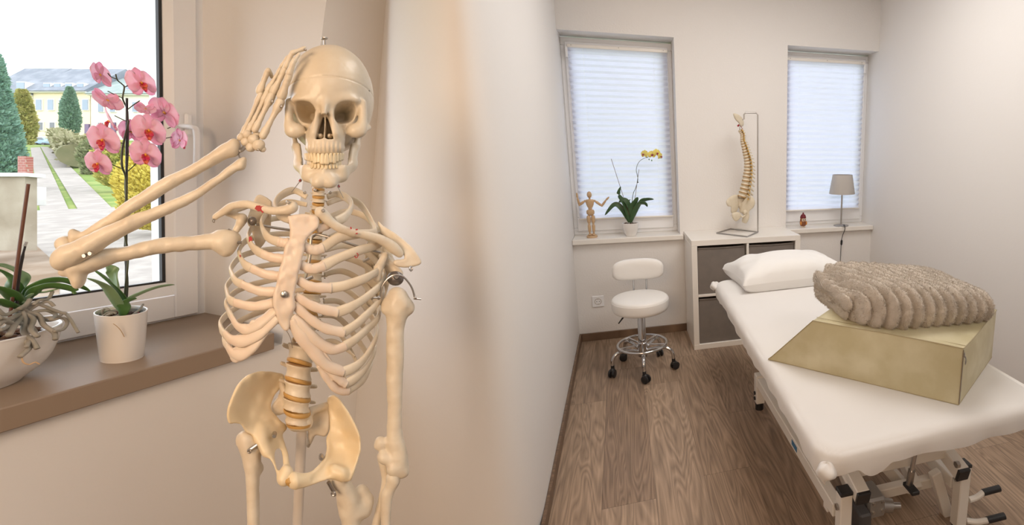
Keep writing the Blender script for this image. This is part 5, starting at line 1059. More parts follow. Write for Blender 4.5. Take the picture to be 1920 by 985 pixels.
M['bone'] = mat('ivory_bone', (.72, .65, .53), .42, var=(28, (.60, .51, .39), .7), bump=(90, .25, .002), sss=.04)
M['bone_s'] = mat('ivory_skull', (.70, .63, .51), .38, var=(16, (.60, .51, .38), .7), bump=(120, .15, .001), sss=.04)
M['bone_p'] = mat('ivory_pelvis', (.78, .66, .46), .40, var=(18, (.70, .56, .35), .7), bump=(90, .12, .001), sss=.05)
M['cartilage'] = mat('pinkish_cartilage', (.74, .64, .54), .40, var=(30, (.72, .58, .47), .6), sss=.15)
M['tooth'] = mat('tooth', (.76, .66, .46), .3, var=(60, (.66, .54, .34), .6)); M['disc'] = mat('tan_disc', (.52, .31, .10), .45); M['red'] = mat('red_paint', (.40, .03, .03), .5); M['darkhole'] = mat('dark_gap', (.10, .06, .03), .8)
sk = thing('skeleton_model', 'life-size anatomical skeleton with one hand raised to its skull, hanging on a pole', 'skeleton', (float(sk1(566, 1850, 60)[0]), float(sk1(566, 1850, 60)[1]), 0))
def bone(name, fn, lo, hi, h, m=None, parent=None, angle=180, fnm=None):
    V, Fs = surface_nets(fn, lo, hi, h); mb = MB(); mb.add(V, Fs.tolist()); return mb.build(name, m or M['bone'], parent or sk, angle=angle, fn=fnm or skm)
def bounds(P, pad=4):
    P = np.array(P, float); r = P[:, 3].max() if P.shape[1] > 3 else 0; return P[:, :3].min(0)-r-pad, P[:, :3].max(0)+r+pad
def bone_chain(name, P, h=2.0, k=5, extra=None, fz=1.0, m=None, parent=None, cut=None, bump=.8):
    P = [tuple(q) for q in cr(P, 4)] if len(P) > 2 else P
    lo, hi = bounds(P+(extra or []))
    def f(X, Y, Z):
        D = s_chain(X, Y, Z, P, .9, fz)
        for e in (extra or []): D = smin(D, np.sqrt((X-e[0])**2+(Y-e[1])**2+(Z-e[2])**2)-e[3], k+2)
        for e in (cut or []): D = smax(D, -(np.sqrt((X-e[0])**2+(Y-e[1])**2+(Z-e[2])**2)-e[3]), 3)
        return D+bump*(VN(X*.07, Y*.07, Z*.07)-.5)*2
    return bone(name, f, lo, hi, h, m, parent)
def pt(f, x, y, w, r): p = f(x, y, w); return (p[0], p[1], p[2], r)
# ================================================================== skull
def skull_fn(X, Y, Z):
    x = X-604-.10*(Z+60); x0 = X-604-.10*(Z+60)*0; ax = np.abs(x); y, z = Y, Z
    D = s_ell(x, y, z, (2, 166, 40), (88, 107, 108)); D = smin(D, s_ell(x, y, z, (0, 156, -2), (74, 78, 64)), 18)
    D = smin(D, s_ell(x, y, z, (0, 215, 35), (66, 40, 60)), 20)                               # base
    D = smin(D, s_ell(ax, y, z, (30, 184, -48), (34, 9, 13)), 12)                             # brow
    D = smin(D, s_cap(ax, y, z, (70, 186, -36), (70, 226, -36), 7, 9), 7)                     # outer orbital rim
    D = smin(D, s_ell(ax, y, z, (59, 240, -38), (19, 14, 13)), 12)                             # cheek
    D = smin(D, s_cap(ax, y, z, (66, 240, -34), (80, 228, 0), 6, 5), 6); D = smin(D, s_cap(ax, y, z, (80, 228, 0), (80, 222, 32), 5, 5), 6)
    D = smin(D, s_ell(x, y, z, (0, 258, -42), (37, 38, 28)), 12)                              # upper jaw
    D = smin(D, s_ell(x, y, z, (0, 275, -44), (36, 15, 26)), 8)
    D = smin(D, s_cap(x, y, z, (0, 190, -60), (0, 216, -78), 8, 6), 9)                        # nasal bones
    D = smin(D, s_cap(ax, y, z, (14, 214, -62), (20, 248, -62), 7, 7), 9)
    # temple hollow, gap behind cheek, side of the maxilla
    D = smax(D, -s_ell(ax, y, z, (92, 214, -8), (17, 26, 24)), 8)
    D = smax(D, -s_ell(ax, y, z, (58, 274, -38), (13, 17, 60)), 6)
    D = smax(D, -s_ell(ax, y, z, (60, 262, 10), (15, 22, 34)), 6)
    # orbits: squarish cones running inward
    oc = np.clip((z+62)/70, 0, 1); ox = (ax-(42.5-17*oc)); oy = y-(209-3*oc); e = 2.7; rr = 1-.62*oc**1.3
    o = ((np.abs(ox)/(24.5*rr))**e+(np.abs(oy+.10*ox)/(21*rr))**e)**(1/e); do = np.maximum((o-1)*18*rr, -(z+95)); do = np.maximum(do, z-8); D = smax(D, -do, 3)
    # nasal opening (pear) with septum
    t = np.clip((y-217)/42, 0, 1); hw = 3.5+13.0*t**.75; ny = np.maximum(np.abs(x)-hw, np.maximum(217-y, y-(260-3*np.exp(-(x/4)**2)))); nd = smax(ny, z+34, 3); sp_ = np.abs(x-.7*np.sin((y-217)*.1))-1.3
    nd = np.maximum(nd, -np.maximum(sp_, -(z+66))); D = smax(D, -nd, 2.5)
    D = smin(D, s_ell(ax, y, z, (8.5, 252, -48), (5, 5, 14)), 3)
    # infraorbital holes, roots of the teeth
    D = smax(D, -s_ell(ax, y, z, (34, 247, -66), (1.9, 1.9, 9)), 1); D = D-.9*np.cos(x*.82)*np.clip((y-262)/10, 0, 1)*np.clip((288-y)/8, 0, 1)*(z < -20)
    # the line where the skull cap lifts off, ear hole
    ln = 145+.06*(z+60)+.004*(x*x)*.35; D = D+1.5*np.exp(-((y-ln)/1.1)**2); D = smax(D, -s_ell(ax, y, z, (80, 232, 46), (8, 4, 4)), 2)
    D = D+.9*(VN(x*.045+9, y*.045, z*.045)-.5)+.5*(VN(x*.15+9, y*.15, z*.15)-.5); return D
def sku(V):
    V = np.array(V, float); A = np.array([cp(0, 0, -42)[:2], cp(1000, 1000, -42)[:2]]); k = (A[1]-A[0])/1000; V[:, :2] = A[0]+V[:, :2]*k; return skm(V)
skull = bone('skull', skull_fn, (506, 48, -96), (714, 300, 156), 1.55, M['bone_s'], fnm=sku)
# jaw
def jaw_fn(X, Y, Z):
    x = X-603-.06*(Z+60); ax = np.abs(x); y, z = Y, Z
    D = s_cap(ax, y, z, (64, 236, 22), (60, 262, 12), 5, 6, .62)
    D = smin(D, s_cap(ax, y, z, (60, 262, 12), (51, 300, -2), 6, 8, .45), 9)
    D = smin(D, s_cap(ax, y, z, (51, 300, -2), (33, 325, -36), 8, 10), 14)
    D = smin(D, s_cap(ax, y, z, (46, 300, -8), (32, 312, -42), 7, 9), 14)
    D = smin(D, s_cap(ax, y, z, (33, 325, -36), (12, 336, -54), 9, 11), 9)
    D = smin(D, s_cap(ax, y, z, (32, 310, -40), (0, 316, -58), 8, 8), 9)
    D = smin(D, s_ell(x, y, z, (0, 334, -56), (22, 14, 11)), 9)
    D = smin(D, s_ell(ax, y, z, (12, 341, -58), (11, 7, 8)), 6)
    D = smin(D, s_cap(ax, y, z, (52, 262, 0), (48, 290, -14), 4, 5, .8), 6)
    D = smax(D, -s_ell(x, y, z, (0, 318, -6), (34, 40, 40)), 6)
    D = smax(D, -s_ell(ax, y, z, (28, 324, -62), (2, 2.2, 10)), 1); D = smax(D, 304-y-(ax > 44)*80-1.0*np.cos(x*1.0), 3)
    return D+.6*(VN(x*.06, y*.06, z*.06)-.5)
jaw = bone('jaw', jaw_fn, (525, 222, -82), (682, 356, 50), 1.5, M['bone_s'], skull, fnm=sku); jaw['label'] = 'lower jaw hooked to the skull'
def arch(a, rx, rz, z0): return rx*math.sin(a), z0-rz*math.cos(a)
def tooth(a, top, y0, L_, w_, rx, rz, z0):
    dx, z = arch(a, rx, rz, z0); c = np.array([603.5+dx, 0, z]); tx = np.array([math.cos(a), 0, math.sin(a)*.9]); nn = np.array([math.sin(a), 0, -math.cos(a)]); G = []
    for k in np.linspace(0, 1, 9):
        ww = w_*(.60+.50*math.sin(min(1, k*1.05+.08)*math.pi*.62)) if top else w_*(.62+.42*math.sin((1-k)*.9*math.pi*.62)); ww *= (1 if .02 < k < .93 else .72); th = w_*.75*(1-.45*k if top else .55+.45*k); y = y0+L_*k
        row = []
        for q in np.arange(14)*2*math.pi/14:
            cs, sn = math.cos(q), math.sin(q); row.append(c+tx*ww*math.copysign(abs(cs)**.7, cs)+nn*th*math.copysign(abs(sn)**.8, sn)+[0, y, 0])
        G.append(row)
    mb = MB(); G = np.array(G).transpose(1, 0, 2); mb.grid(G, close_u=True); m_ = G.shape[1]; mb.f.append(tuple(i*m_ for i in range(14))); mb.f.append(tuple(i*m_+m_-1 for i in range(14))[::-1])
    return mb
for i in range(14):
    a = (i-6.5)*.213; s_ = abs(i-6.5); w_ = {0: 5.6, 1: 4.6, 2: 4.6, 3: 4.6, 4: 4.6, 5: 5.2, 6: 5.2}[int(s_)]; L_ = {0: 20, 1: 17.5, 2: 19, 3: 16, 4: 14.5, 5: 13, 6: 12}[int(s_)]
    tooth(a, True, 287-1.2*s_*.55, L_, w_*.92, 35.5, 38, -30).build('upper_tooth', M['tooth'], skull, fn=sku, angle=180, recalc=True)
for i in range(12):
    a = (i-5.5)*.225; s_ = abs(i-5.5); tooth(a, False, 300-.9*s_, 16, 4.0 if s_ < 3 else 4.6, 31.5, 33, -30).build('lower_tooth', M['tooth'], jaw, fn=sku, angle=180, recalc=True)
# screw on top, hooks and springs
def ktube(name, pts, r, m='steel', parent=None, n=8, closed=False, smoothn=5): 
    P = cr([cp(*p) if len(p) == 3 else p for p in pts], smoothn, closed) if len(pts) > 2 else np.array([cp(*p) for p in pts]); return MB().tube(P, r, n, closed=closed).build(name, M[m], parent or sk, fn=skm)
ktube('hanging_screw', [(609, 88, 25), (608.5, 74, 25)], 2.6, parent=skull); MB().tube([cp(608.5, 75, 25), cp(608.5, 73, 25), cp(608.4, 71, 25), cp(608.4, 70.3, 25)], [3, 6.6, 6.6, 4], 16).build('screw_head', M['steel'], skull, fn=skm)
ktube('cap_hook', [(682, 150, 0), (688, 160, -4), (690, 170, -6), (692, 171, -8)], .9, parent=skull); 
for u, v, r in ((692, 170, 2.2), (689.5, 180, 2.0), (689.5, 186, 2.4), (681, 226, 1.6), (603, 163-18, .01)): 
    if r > .1: p = cp(u, v, -8); MB().ell(p, (r, r, r), 10, 6).build('hook_ring', M['steel'], skull, fn=skm)
# ================================================================== spine
def vertebra(c, hw, hh, w, kind, tilt=0.0, name='vertebra'):
    u, v = c; p = cp(u, v, w); 
    def f(X, Y, Z):
        x, y, z = X-p[0], Y-p[1], Z-p[2]; y = y+tilt*x+(.12*x if kind == 'T' else 0)*0; r = np.sqrt(x*x+(z*1.15)**2); wa = hw*(1-.13*np.cos(np.clip(y/hh, -1, 1)*math.pi/2)); D = np.maximum(r-wa, np.abs(y)-hh); D = D-1.2
        bz = hw*.9; D = smin(D, s_cap(np.abs(x), y, z, (hw*.5, 0, bz*.6), (hw*.5, 0, bz*1.5), hh*.45, hh*.40), 3)
        tl = {'C': 1.25, 'T': 1.6, 'L': 1.38}[kind]; D = smin(D, s_cap(np.abs(x), y, z, (hw*.55, 0, bz*1.5), (hw*tl, -hh*.3, bz*(1.9 if kind == 'T' else 1.4)), hh*.42, hh*.36), 3)
        D = smin(D, s_cap(x, y, z, (0, hh*.2, bz*1.6), (0, hh*(1.7 if kind == 'T' else .8), bz*3.1), hh*.45, hh*.30, 1, 1.6), 3)
        for s in (-1, 1): D = smin(D, s_cap(np.abs(x), y, z, (hw*.55, 0, bz*1.6), (hw*.6, s*hh*1.35, bz*1.7), hh*.38, hh*.30), 3)
        return D+.5*(VN(X*.12, Y*.12, Z*.12)-.5)
    tl = 2.1*hw; o = bone(name, f, (p[0]-tl-3, p[1]-hh*2.2-4, p[2]-hw-4), (p[0]+tl+3, p[1]+hh*2.6+6, p[2]+hw*3.3+6), 1.7 if hw < 20 else 1.9); return o, p
path_sp = cr([(597, 347, 30), (597, 360, 28), (597, 374, 30), (596, 388, 34), (594, 404, 44), (591, 430, 56), (589, 460, 64), (588, 495, 66), (587, 530, 62), (583, 565, 54), (576, 600, 42), (568, 635, 30), (563, 661, 22), (560, 696, 14), (558, 729, 10), (556, 759, 10), (558, 786, 14)], 12)
dsp = np.r_[0, np.cumsum(np.hypot(np.diff(path_sp[:, 0]), np.diff(path_sp[:, 1])))]
def sp_at_v(v): return [np.interp(v, path_sp[:, 1], path_sp[:, k]) for k in (0, 2)]
SPV = []
vs = [350, 363, 376, 389]+list(402+np.arange(12)*19.6)+[662, 697, 729, 759, 785]
for i, v in enumerate(vs):
    kind = 'C' if i < 4 else ('T' if i < 16 else 'L'); u, w = sp_at_v(v); gap = (vs[i+1]-v) if i+1 < len(vs) else 24; hh = gap*.5-{'C': 2.6, 'T': 3.0, 'L': 4.0}[kind]; hw = {'C': 12.5, 'T': 15+.5*(i-4), 'L': [25, 26.5, 27, 27, 25.5][max(0, i-16)]}[kind]*.92
    tl = -.18 if kind == 'L' else -.05
    vo, p = vertebra((u, v), hw, hh, w, kind, tl); SPV.append((u, v, w))
    if i+1 < len(vs):
        un, wn_ = sp_at_v(vs[i+1]); q = cp(un, vs[i+1], wn_); p, q = np.array(p), np.array(q); m_ = p+(q-p)*.5; dd = gap*.5-hh-.2
        G = MB().tube([m_-(q-p)/gap*dd, m_-(q-p)/gap*dd*.5, m_+(q-p)/gap*dd*.5, m_+(q-p)/gap*dd], [hw*1.0, hw*1.05, hw*1.05, hw*1.0], 28)
        G.v = [np.vstack(G.v)]; G.v[0][:, 1] -= (tl)*(G.v[0][:, 0]-m_[0]); G.build('spinal_disc', M['disc'], sk, fn=skm, angle=60)
    if kind != 'L' and i % 2 == 0 or kind == 'T':
        s_ = cp(u+hw*1.3, v+2, w+4); MB().ell(s_, (1.8, 1.8, 1.8), 8, 6).build('spine_wire', M['steel'], vo, fn=skm)
# lowest end: disc to the sacrum
u, w = sp_at_v(786); p = np.array(cp(u+2, 797, 14)); MB().tube([p-[0, 2.5, 0], p+[0, 2.5, 0]], [24, 22], 28).build('spinal_disc', M['disc'], sk, fn=skm)
# ================================================================== ribs and cartilage
def rib(pts, r, name='rib', m='bone', n=12, flat=.52, parent=None, taper=True):
    P = cr([c4(*p) for p in pts], 9); m_ = len(P); k = np.linspace(0, 1, m_); rr = np.interp(k, np.linspace(0, 1, len(r)), r) if np.ndim(r) else np.full(m_, float(r))
    rr = rr*(1+.05*np.sin(k*23+P[0][1])); c = np.array([591, 0, 0])
    mb = MB(); T = np.gradient(P, axis=0); T /= np.linalg.norm(T, axis=1, keepdims=True); V = []; a = np.arange(n)*2*math.pi/n
    for i in range(m_):
        out = np.array([P[i][0]-591, 0, P[i][2]-5.]); out = out-T[i]*(out@T[i]); out = nz(out) if np.linalg.norm(out) > 1 else np.array([0, 0, 1.]); B = np.cross(T[i], out)
        V.append(P[i]+rr[i]*(flat*np.cos(a)[:, None]*out+np.sin(a)[:, None]*B))
    Fs = [(i*n+k_, i*n+(k_+1) % n, (i+1)*n+(k_+1) % n, (i+1)*n+k_) for i in range(m_-1) for k_ in range(n)]+[tuple(range(n))[::-1], tuple((m_-1)*n+k_ for k_ in range(n))]
    mb.add(np.vstack(V), Fs); return mb.build(name, M[m], parent or sk, fn=skm, angle=180)
Rr = [[(560, 95, 62), (610, 82, 66), (660, 110, 40), (668, 145, 5), (640, 185, -28), (596, 206, -46)], [(560, 125, 68), (640, 100, 84), (710, 130, 66), (766, 215, 24), (770, 255, -6), (700, 262, -36), (620, 275, -52), (540, 325, -60)],
      [(556, 190, 84), (650, 160, 96), (740, 190, 78), (800, 270, 35), (800, 305, -5), (700, 338, -42), (610, 372, -55), (545, 405, -61)], [(556, 285, 88), (640, 250, 100), (730, 270, 84), (808, 350, 38), (806, 410, -4), (740, 458, -40), (650, 492, -56), (575, 505, -61)],
      [(552, 335, 90), (640, 315, 104), (740, 345, 86), (812, 430, 38), (806, 485, -2), (740, 545, -36), (670, 590, -54), (605, 615, -60)], [(550, 385, 88), (640, 370, 104), (740, 410, 86), (806, 500, 40), (800, 555, 0), (745, 620, -32), (690, 670, -48), (635, 705, -56)],
      [(548, 445, 84), (630, 430, 100), (720, 480, 86), (786, 580, 44), (790, 640, 6), (740, 690, -22), (690, 735, -40), (640, 768, -48)], [(545, 505, 80), (630, 505, 98), (715, 570, 84), (775, 660, 46), (782, 720, 14), (745, 800, -14), (695, 855, -34), (632, 885, -46)],
      [(545, 565, 74), (620, 570, 92), (700, 645, 80), (765, 740, 46), (772, 790, 16), (735, 865, -10), (690, 910, -28), (642, 938, -38)], [(540, 628, 66), (610, 640, 84), (685, 720, 74), (750, 820, 42), (752, 860, 18), (720, 920, -4), (652, 968, -26)],
      [(535, 692, 56), (600, 700, 72), (660, 775, 66), (705, 870, 48), (720, 940, 30)], [(530, 752, 48), (590, 745, 62), (640, 775, 60), (686, 815, 48)]]
for i, P in enumerate(Rr): rib(P, [5.5, 7, 8, 8.5, 9, 9.5] if i == 0 else ([4.8, 6, 7, 7.8, 8.4, 9.4, 10] if i < 10 else [4, 5, 5, 3]))
Rl = [[(470, 95, 62), (410, 66, 64), (350, 92, 42), (325, 135, 8), (345, 172, -26), (392, 196, -46)], [(470, 130, 68), (380, 118, 80), (300, 160, 56), (266, 205, 10), (275, 250, -28), (300, 282, -50), (345, 298, -58)], [(475, 195, 84), (340, 190, 92), (240, 220, 60), (206, 265, 12), (215, 305, -24), (240, 335, -46), (270, 352, -54)],
      [(480, 265, 88), (330, 262, 100), (210, 285, 66), (166, 330, 14), (172, 370, -20), (190, 400, -42), (222, 418, -52)], [(480, 330, 90), (320, 330, 104), (190, 355, 68), (130, 410, 16), (134, 448, -18), (150, 475, -40), (180, 490, -50)], [(480, 390, 88), (310, 400, 104), (180, 430, 68), (112, 490, 16), (112, 530, -14), (120, 556, -34), (145, 572, -44)],
      [(475, 450, 84), (310, 470, 100), (170, 510, 66), (108, 565, 16), (118, 610, -12), (134, 640, -34)], [(470, 510, 80), (300, 540, 98), (160, 590, 62), (86, 650, 18), (84, 690, -10), (100, 715, -30)], [(462, 570, 74), (300, 600, 92), (175, 650, 58), (105, 705, 20), (98, 745, -4), (114, 772, -22)], [(452, 632, 66), (320, 660, 84), (210, 700, 56), (135, 745, 26), (118, 780, 4), (130, 800, -12)],
      [(445, 690, 56), (340, 720, 68), (250, 760, 52)], [(440, 750, 48), (370, 770, 58), (320, 790, 50)]]
for i, P in enumerate(Rl[:10]): rib(P, [5.5, 7, 8, 8.5, 9, 9] if i == 0 else [4.8, 5.6, 6.2, 6.8, 7.6, 8.4, 9])
Cr = [[(590, 206, -48), (555, 225, -54), (515, 240, -60)], [(545, 324, -60), (500, 335, -64), (455, 318, -66)], [(550, 404, -61), (492, 420, -66), (440, 400, -66)], [(580, 505, -61), (490, 500, -67), (428, 468, -67)], [(610, 615, -60), (510, 592, -67), (416, 540, -67)], [(640, 706, -56), (555, 687, -63), (485, 645, -67), (414, 582, -67)],
      [(645, 767, -48), (585, 782, -56), (510, 742, -63), (455, 690, -66), (402, 635, -66)], [(638, 884, -46), (565, 855, -54), (500, 790, -60), (440, 715, -64), (398, 648, -66)], [(648, 936, -38), (600, 902, -46), (550, 850, -52)], [(658, 966, -26), (605, 958, -38), (560, 905, -46), (530, 850, -52)]]
for i, P in enumerate(Cr): rib(P, {0: [9, 8, 8], 6: [9, 9.5, 11, 12, 10], 7: [9, 11, 13, 14, 10]}.get(i, [9.6, 9.4, 8.8, 8.6]), 'costal_cartilage', 'cartilage', flat=.6)
Cl = [[(398, 196, -48), (410, 205, -56)], [(340, 297, -58), (365, 302, -62), (390, 300, -64)], [(265, 351, -54), (312, 368, -61), (365, 374, -65)], [(217, 416, -52), (280, 443, -61), (350, 452, -66)], [(175, 488, -50), (250, 518, -60), (330, 522, -66)], [(140, 570, -44), (225, 588, -56), (318, 572, -66)],
      [(130, 632, -32), (158, 678, -44), (205, 690, -52), (262, 660, -60), (328, 604, -66)], [(98, 708, -28), (130, 738, -40), (190, 742, -50), (262, 700, -58), (335, 632, -66)], [(112, 768, -22), (140, 800, -34), (190, 795, -44), (245, 745, -54), (290, 690, -60)], [(126, 796, -12), (142, 818, -26), (175, 812, -38)]]
for i, P in enumerate(Cl): rib(P, {6: [8, 9, 10, 11, 9], 7: [9, 10, 12, 14, 10], 8: [9, 11, 14, 12, 7], 9: [8, 10, 9]}.get(i, [8.6, 8.6, 8.8]), 'costal_cartilage', 'cartilage', flat=.55)
def in4(L): return [c4(x, y, -66)[:2] for x, y in L]
# webs of cartilage low on the left of the breastbone
def web(poly, C, th=3.6, nm='costal_cartilage'):
    P = [c4(x, y, w) for (x, y), w in zip(poly, C)]; A = np.array(P); lo, hi = A.min(0)-8, A.max(0)+8; return bone(nm, lambda X, Y, Z: s_plate(X, Y, Z, A[:, :2], [tuple(p) for p in A], th), lo, hi, 1.8, M['cartilage'])
web([(330, 600), (330, 650), (260, 730), (215, 775), (150, 822), (118, 796), (150, 770), (196, 770), (205, 735), (200, 700), (222, 650), (268, 655), (305, 610)], [-64, -62, -54, -48, -34, -26, -38, -46, -48, -50, -56, -58, -62])
web([(405, 640), (440, 650), (490, 720), (550, 790), (590, 850), (600, 905), (575, 925), (530, 880), (480, 800), (430, 720)], [-66, -64, -61, -58, -52, -44, -44, -50, -58, -64])
# ================================================================== breastbone
st_poly = [(385, 188), (398, 180), (440, 172), (505, 178), (524, 195), (520, 232), (492, 256), (466, 285), (456, 330), (446, 372), (438, 410), (430, 450), (420, 500), (412, 540), (414, 590), (398, 640), (388, 690), (372, 698), (356, 682), (340, 655), (328, 610), (318, 580), (322, 530), (332, 490), (342, 440), (354, 400), (362, 360), (376, 310), (392, 278), (394, 240)]
stP = np.array([c4(x, y, -72) for x, y in st_poly]); lo, hi = stP.min(0)-[6, 6, 18], stP.max(0)+[6, 6, 18]
stC = [c4(450, 190, -66), c4(430, 300, -74), c4(390, 450, -76), c4(365, 570, -74), c4(372, 690, -66)]
bone('sternum', lambda X, Y, Z: s_plate(X, Y, Z, stP[:, :2], stC, 6.5)-1.3*(VN(X*.10, Y*.10, Z*.05)-.5)*2, lo, hi, 1.7, M['cartilage'])
p = c4(366, 534, -84); MB().tube([np.array(p)+[0, 0, 6], np.array(p), np.array(p)-[0, 0, 3], np.array(p)-[0, 0, 4.5]], [6.5, 6.5, 5.5, 2], 18).build('sternum_bolt', M['steel'], sk, fn=skm)
# ================================================================== collar bones, shoulder blades
bone_chain('clavicle', [pt(c4, 404, 140, -64, 11), pt(c4, 380, 152, -62, 9), pt(c4, 320, 158, -58, 7.2), pt(c4, 262, 146, -48, 7.2), pt(c4, 200, 128, -34, 7), pt(c4, 140, 134, -20, 7), pt(c4, 98, 158, -10, 7), pt(c4, 56, 186, -4, 5.5)], 1.7, 5)
bone_chain('clavicle', [pt(c4, 530, 165, -64, 10.5), pt(c4, 545, 180, -62, 10), pt(c4, 600, 225, -58, 8), pt(c4, 660, 252, -50, 7.6), pt(c4, 740, 268, -38, 8), pt(c4, 810, 292, -26, 9), pt(c4, 860, 325, -16, 11), pt(c4, 886, 350, -12, 8)], 1.7, 5)
def plate_bone(name, conv, poly, C, th, rim=1.5, h=1.8, m=None, extra=None, k=4, cut=None, rimw=8):
    A = np.array([conv(x, y, w) for (x, y, w) in poly]); Cc = [conv(*c) for c in C]+[tuple(a) for a in A]; E_ = [pt(conv, *e) for e in (extra or [])]; B = np.array([a[:3] for a in A]+[e[:3] for e in E_]+[c[:3] for c in Cc]); r = max([e[3] for e in E_]+[0]); lo, hi = B.min(0)-8-th-r, B.max(0)+8+th+r
    cuts = [np.array([conv(x, y, 0)[:2] for x, y in c]) for c in (cut or [])]
    def f(X, Y, Z):
        D = s_plate(X, Y, Z, A[:, :2], Cc, th, rim, rimw)
        for c in cuts: D = smax(D, -s_poly(X[:, :, 0], Y[:, :, 0], cr(c, 4, True))[..., None]+0*Z, 4)
        for a, b in zip(E_[::2], E_[1::2]): D = smin(D, s_cap(X, Y, Z, a[:3], b[:3], a[3], b[3]), k)
        return D+.7*(VN(X*.08, Y*.08, Z*.08)-.5)
    return bone(name, f, lo, hi, h, m)
plate_bone('scapula', c4, [(240, 96, 40), (262, 86, 40), (300, 108, 44), (312, 135, 48), (300, 260, 78), (250, 330, 84), (225, 260, 60), (200, 205, 30), (215, 150, 34)], [], 2.2, 1.5, extra=[(115, 170, 6, 5), (180, 192, 12, 8), (180, 192, 12, 9), (172, 205, 0, 9), (180, 195, 6, 9), (150, 245, 2, 7), (110, 165, 6, 6), (215, 130, 26, 6)])
plate_bone('scapula', c4, [(790, 206, 24), (812, 225, 20), (870, 262, 8), (930, 310, 0), (962, 350, -4), (984, 388, -6), (960, 405, -8), (905, 412, -12), (864, 400, -14), (866, 380, -12), (910, 372, -10), (880, 320, 4), (830, 280, 16), (800, 250, 24)], [], 4.2, 1, extra=[(800, 260, 30, 6), (850, 400, 22, 9), (850, 400, 16, 10), (880, 440, 10, 10), (820, 360, 0, 7), (790, 420, -14, 8), (790, 420, -14, 8), (786, 462, -12, 7), (812, 360, 10, 8), (845, 410, 16, 10)])
plate_bone('scapula_blade', c4, [(800, 260, 60), (850, 400, 40), (830, 520, 60), (770, 640, 84), (735, 560, 92), (730, 400, 96), (745, 290, 88)], [], 1.8, 1.4)
# ================================================================== left arm of the picture: raised
bone_chain('humerus', [pt(ca, 1092, 615, -4, 17), pt(ca, 1045, 630, -6, 22), pt(ca, 985, 625, -8, 16), pt(ca, 900, 632, -10, 14), pt(ca, 800, 640, -12, 13.5), pt(ca, 700, 648, -14, 14.5), pt(ca, 600, 665, -16, 14), pt(ca, 500, 690, -18, 13), pt(ca, 400, 706, -19, 14.5), pt(ca, 310, 730, -20, 18), pt(ca, 235, 755, -20, 20), pt(ca, 180, 770, -20, 20)], 2.2, 8,
    extra=[pt(ca, 1060, 665, -2, 15), pt(ca, 1030, 598, -2, 13), pt(ca, 205, 835, -20, 15), pt(ca, 200, 868, -20, 9), pt(ca, 140, 790, -14, 11), pt(ca, 118, 800, -14, 8), pt(ca, 145, 655, -10, 17), pt(ca, 120, 640, -8, 15), pt(ca, 105, 720, -30, 14)], bump=1.2)
bone_chain('ulna', [pt(ca, 1160, 152, -34, 5.5), pt(ca, 1135, 175, -34, 8), pt(ca, 1060, 232, -34, 7.5), pt(ca, 960, 305, -34, 7.5), pt(ca, 850, 372, -36, 9.5), pt(ca, 720, 432, -38, 11), pt(ca, 600, 484, -40, 12), pt(ca, 500, 525, -42, 14), pt(ca, 400, 575, -42, 16), pt(ca, 300, 630, -42, 18), pt(ca, 210, 680, -40, 20), pt(ca, 140, 710, -36, 21), pt(ca, 105, 735, -32, 19)], 2.2, 8, extra=[pt(ca, 1150, 190, -34, 6)], bump=1.2)
bone_chain('radius', [pt(ca, 1095, 92, -36, 15), pt(ca, 1050, 105, -36, 14), pt(ca, 980, 150, -36, 11.5), pt(ca, 860, 220, -34, 11), pt(ca, 720, 292, -32, 13), pt(ca, 600, 368, -30, 12.5), pt(ca, 500, 430, -28, 12), pt(ca, 400, 498, -24, 10.5), pt(ca, 300, 558, -20, 9.5), pt(ca, 235, 595, -16, 9.5), pt(ca, 188, 596, -14, 12)], 2.2, 7, extra=[pt(ca, 1105, 62, -36, 9), pt(ca, 180, 625, -14, 8), pt(ca, 168, 572, -14, 5)], bump=1.0)
for x, y in ((238, 708), (272, 695)):
    p = ca(x, y, -62); MB().tube([np.array(p)+[0, 0, 4], np.array(p), np.array(p)-[0, 0, 1.5]], [4.6, 4.6, 3.4], 14).build('elbow_bolt', M['steel'], sk, fn=skm)
MB().tube(cr([ca(118, 690, -54), ca(130, 698, -57), ca(122, 712, -57), ca(112, 705, -55)], 4), 1.1, 6).build('elbow_wire', M['steel'], sk, fn=skm)
# ================================================================== raised hand: wrist bones, metacarpals, finger bones
def fb(name, a, b, ra, rb, waist=.66, w0=-40, w1=None, par=None):
    w1 = w0 if w1 is None else w1; A = np.array(ch(*a, w0)); B = np.array(ch(*b, w1)); k = [0, .14, .35, .6, .84, 1]; rr = [ra, ra*.92, (ra+rb)/2*waist, (ra+rb)/2*waist*.96, rb*.92, rb]
    P = [(*(A+(B-A)*q), r) for q, r in zip(k, rr)]; lo, hi = bounds(P, 3)
    return bone(name, lambda X, Y, Z: s_chain(X, Y, Z, P, 3)+.4*(VN(X*.2, Y*.2, Z*.2)-.5), lo, hi, 1.35, None, par)
for x, y, w, r in ((45, 720, -36, 6.5), (85, 700, -40, 7), (75, 752, -38, 7.5), (110, 790, -40, 8), (130, 735, -44, 8.5), (165, 775, -46, 9.5), (190, 800, -44, 5.5), (150, 710, -36, 7)):
    c = ch(x, y, w); bone('carpal', lambda X, Y, Z, c=c, r=r: s_ell(X, Y, Z, c, (r*1.25, r*1.1, r))+1.4*(VN(X*.18, Y*.18, Z*.18)-.5), np.array(c)-r*1.3-3, np.array(c)+r*1.3+3, 1.3)
fb('metacarpal', (55, 700), (178, 428), 6.0, 6.4, w0=-30, w1=-26)
fb('metacarpal', (95, 680), (222, 420), 6.2, 6.4, w0=-36, w1=-34)
fb('metacarpal', (140, 668), (252, 440), 6.6, 8.0, w0=-42, w1=-42)
fb('metacarpal', (195, 708), (312, 482), 7.5, 8.6, .62, w0=-48, w1=-52)
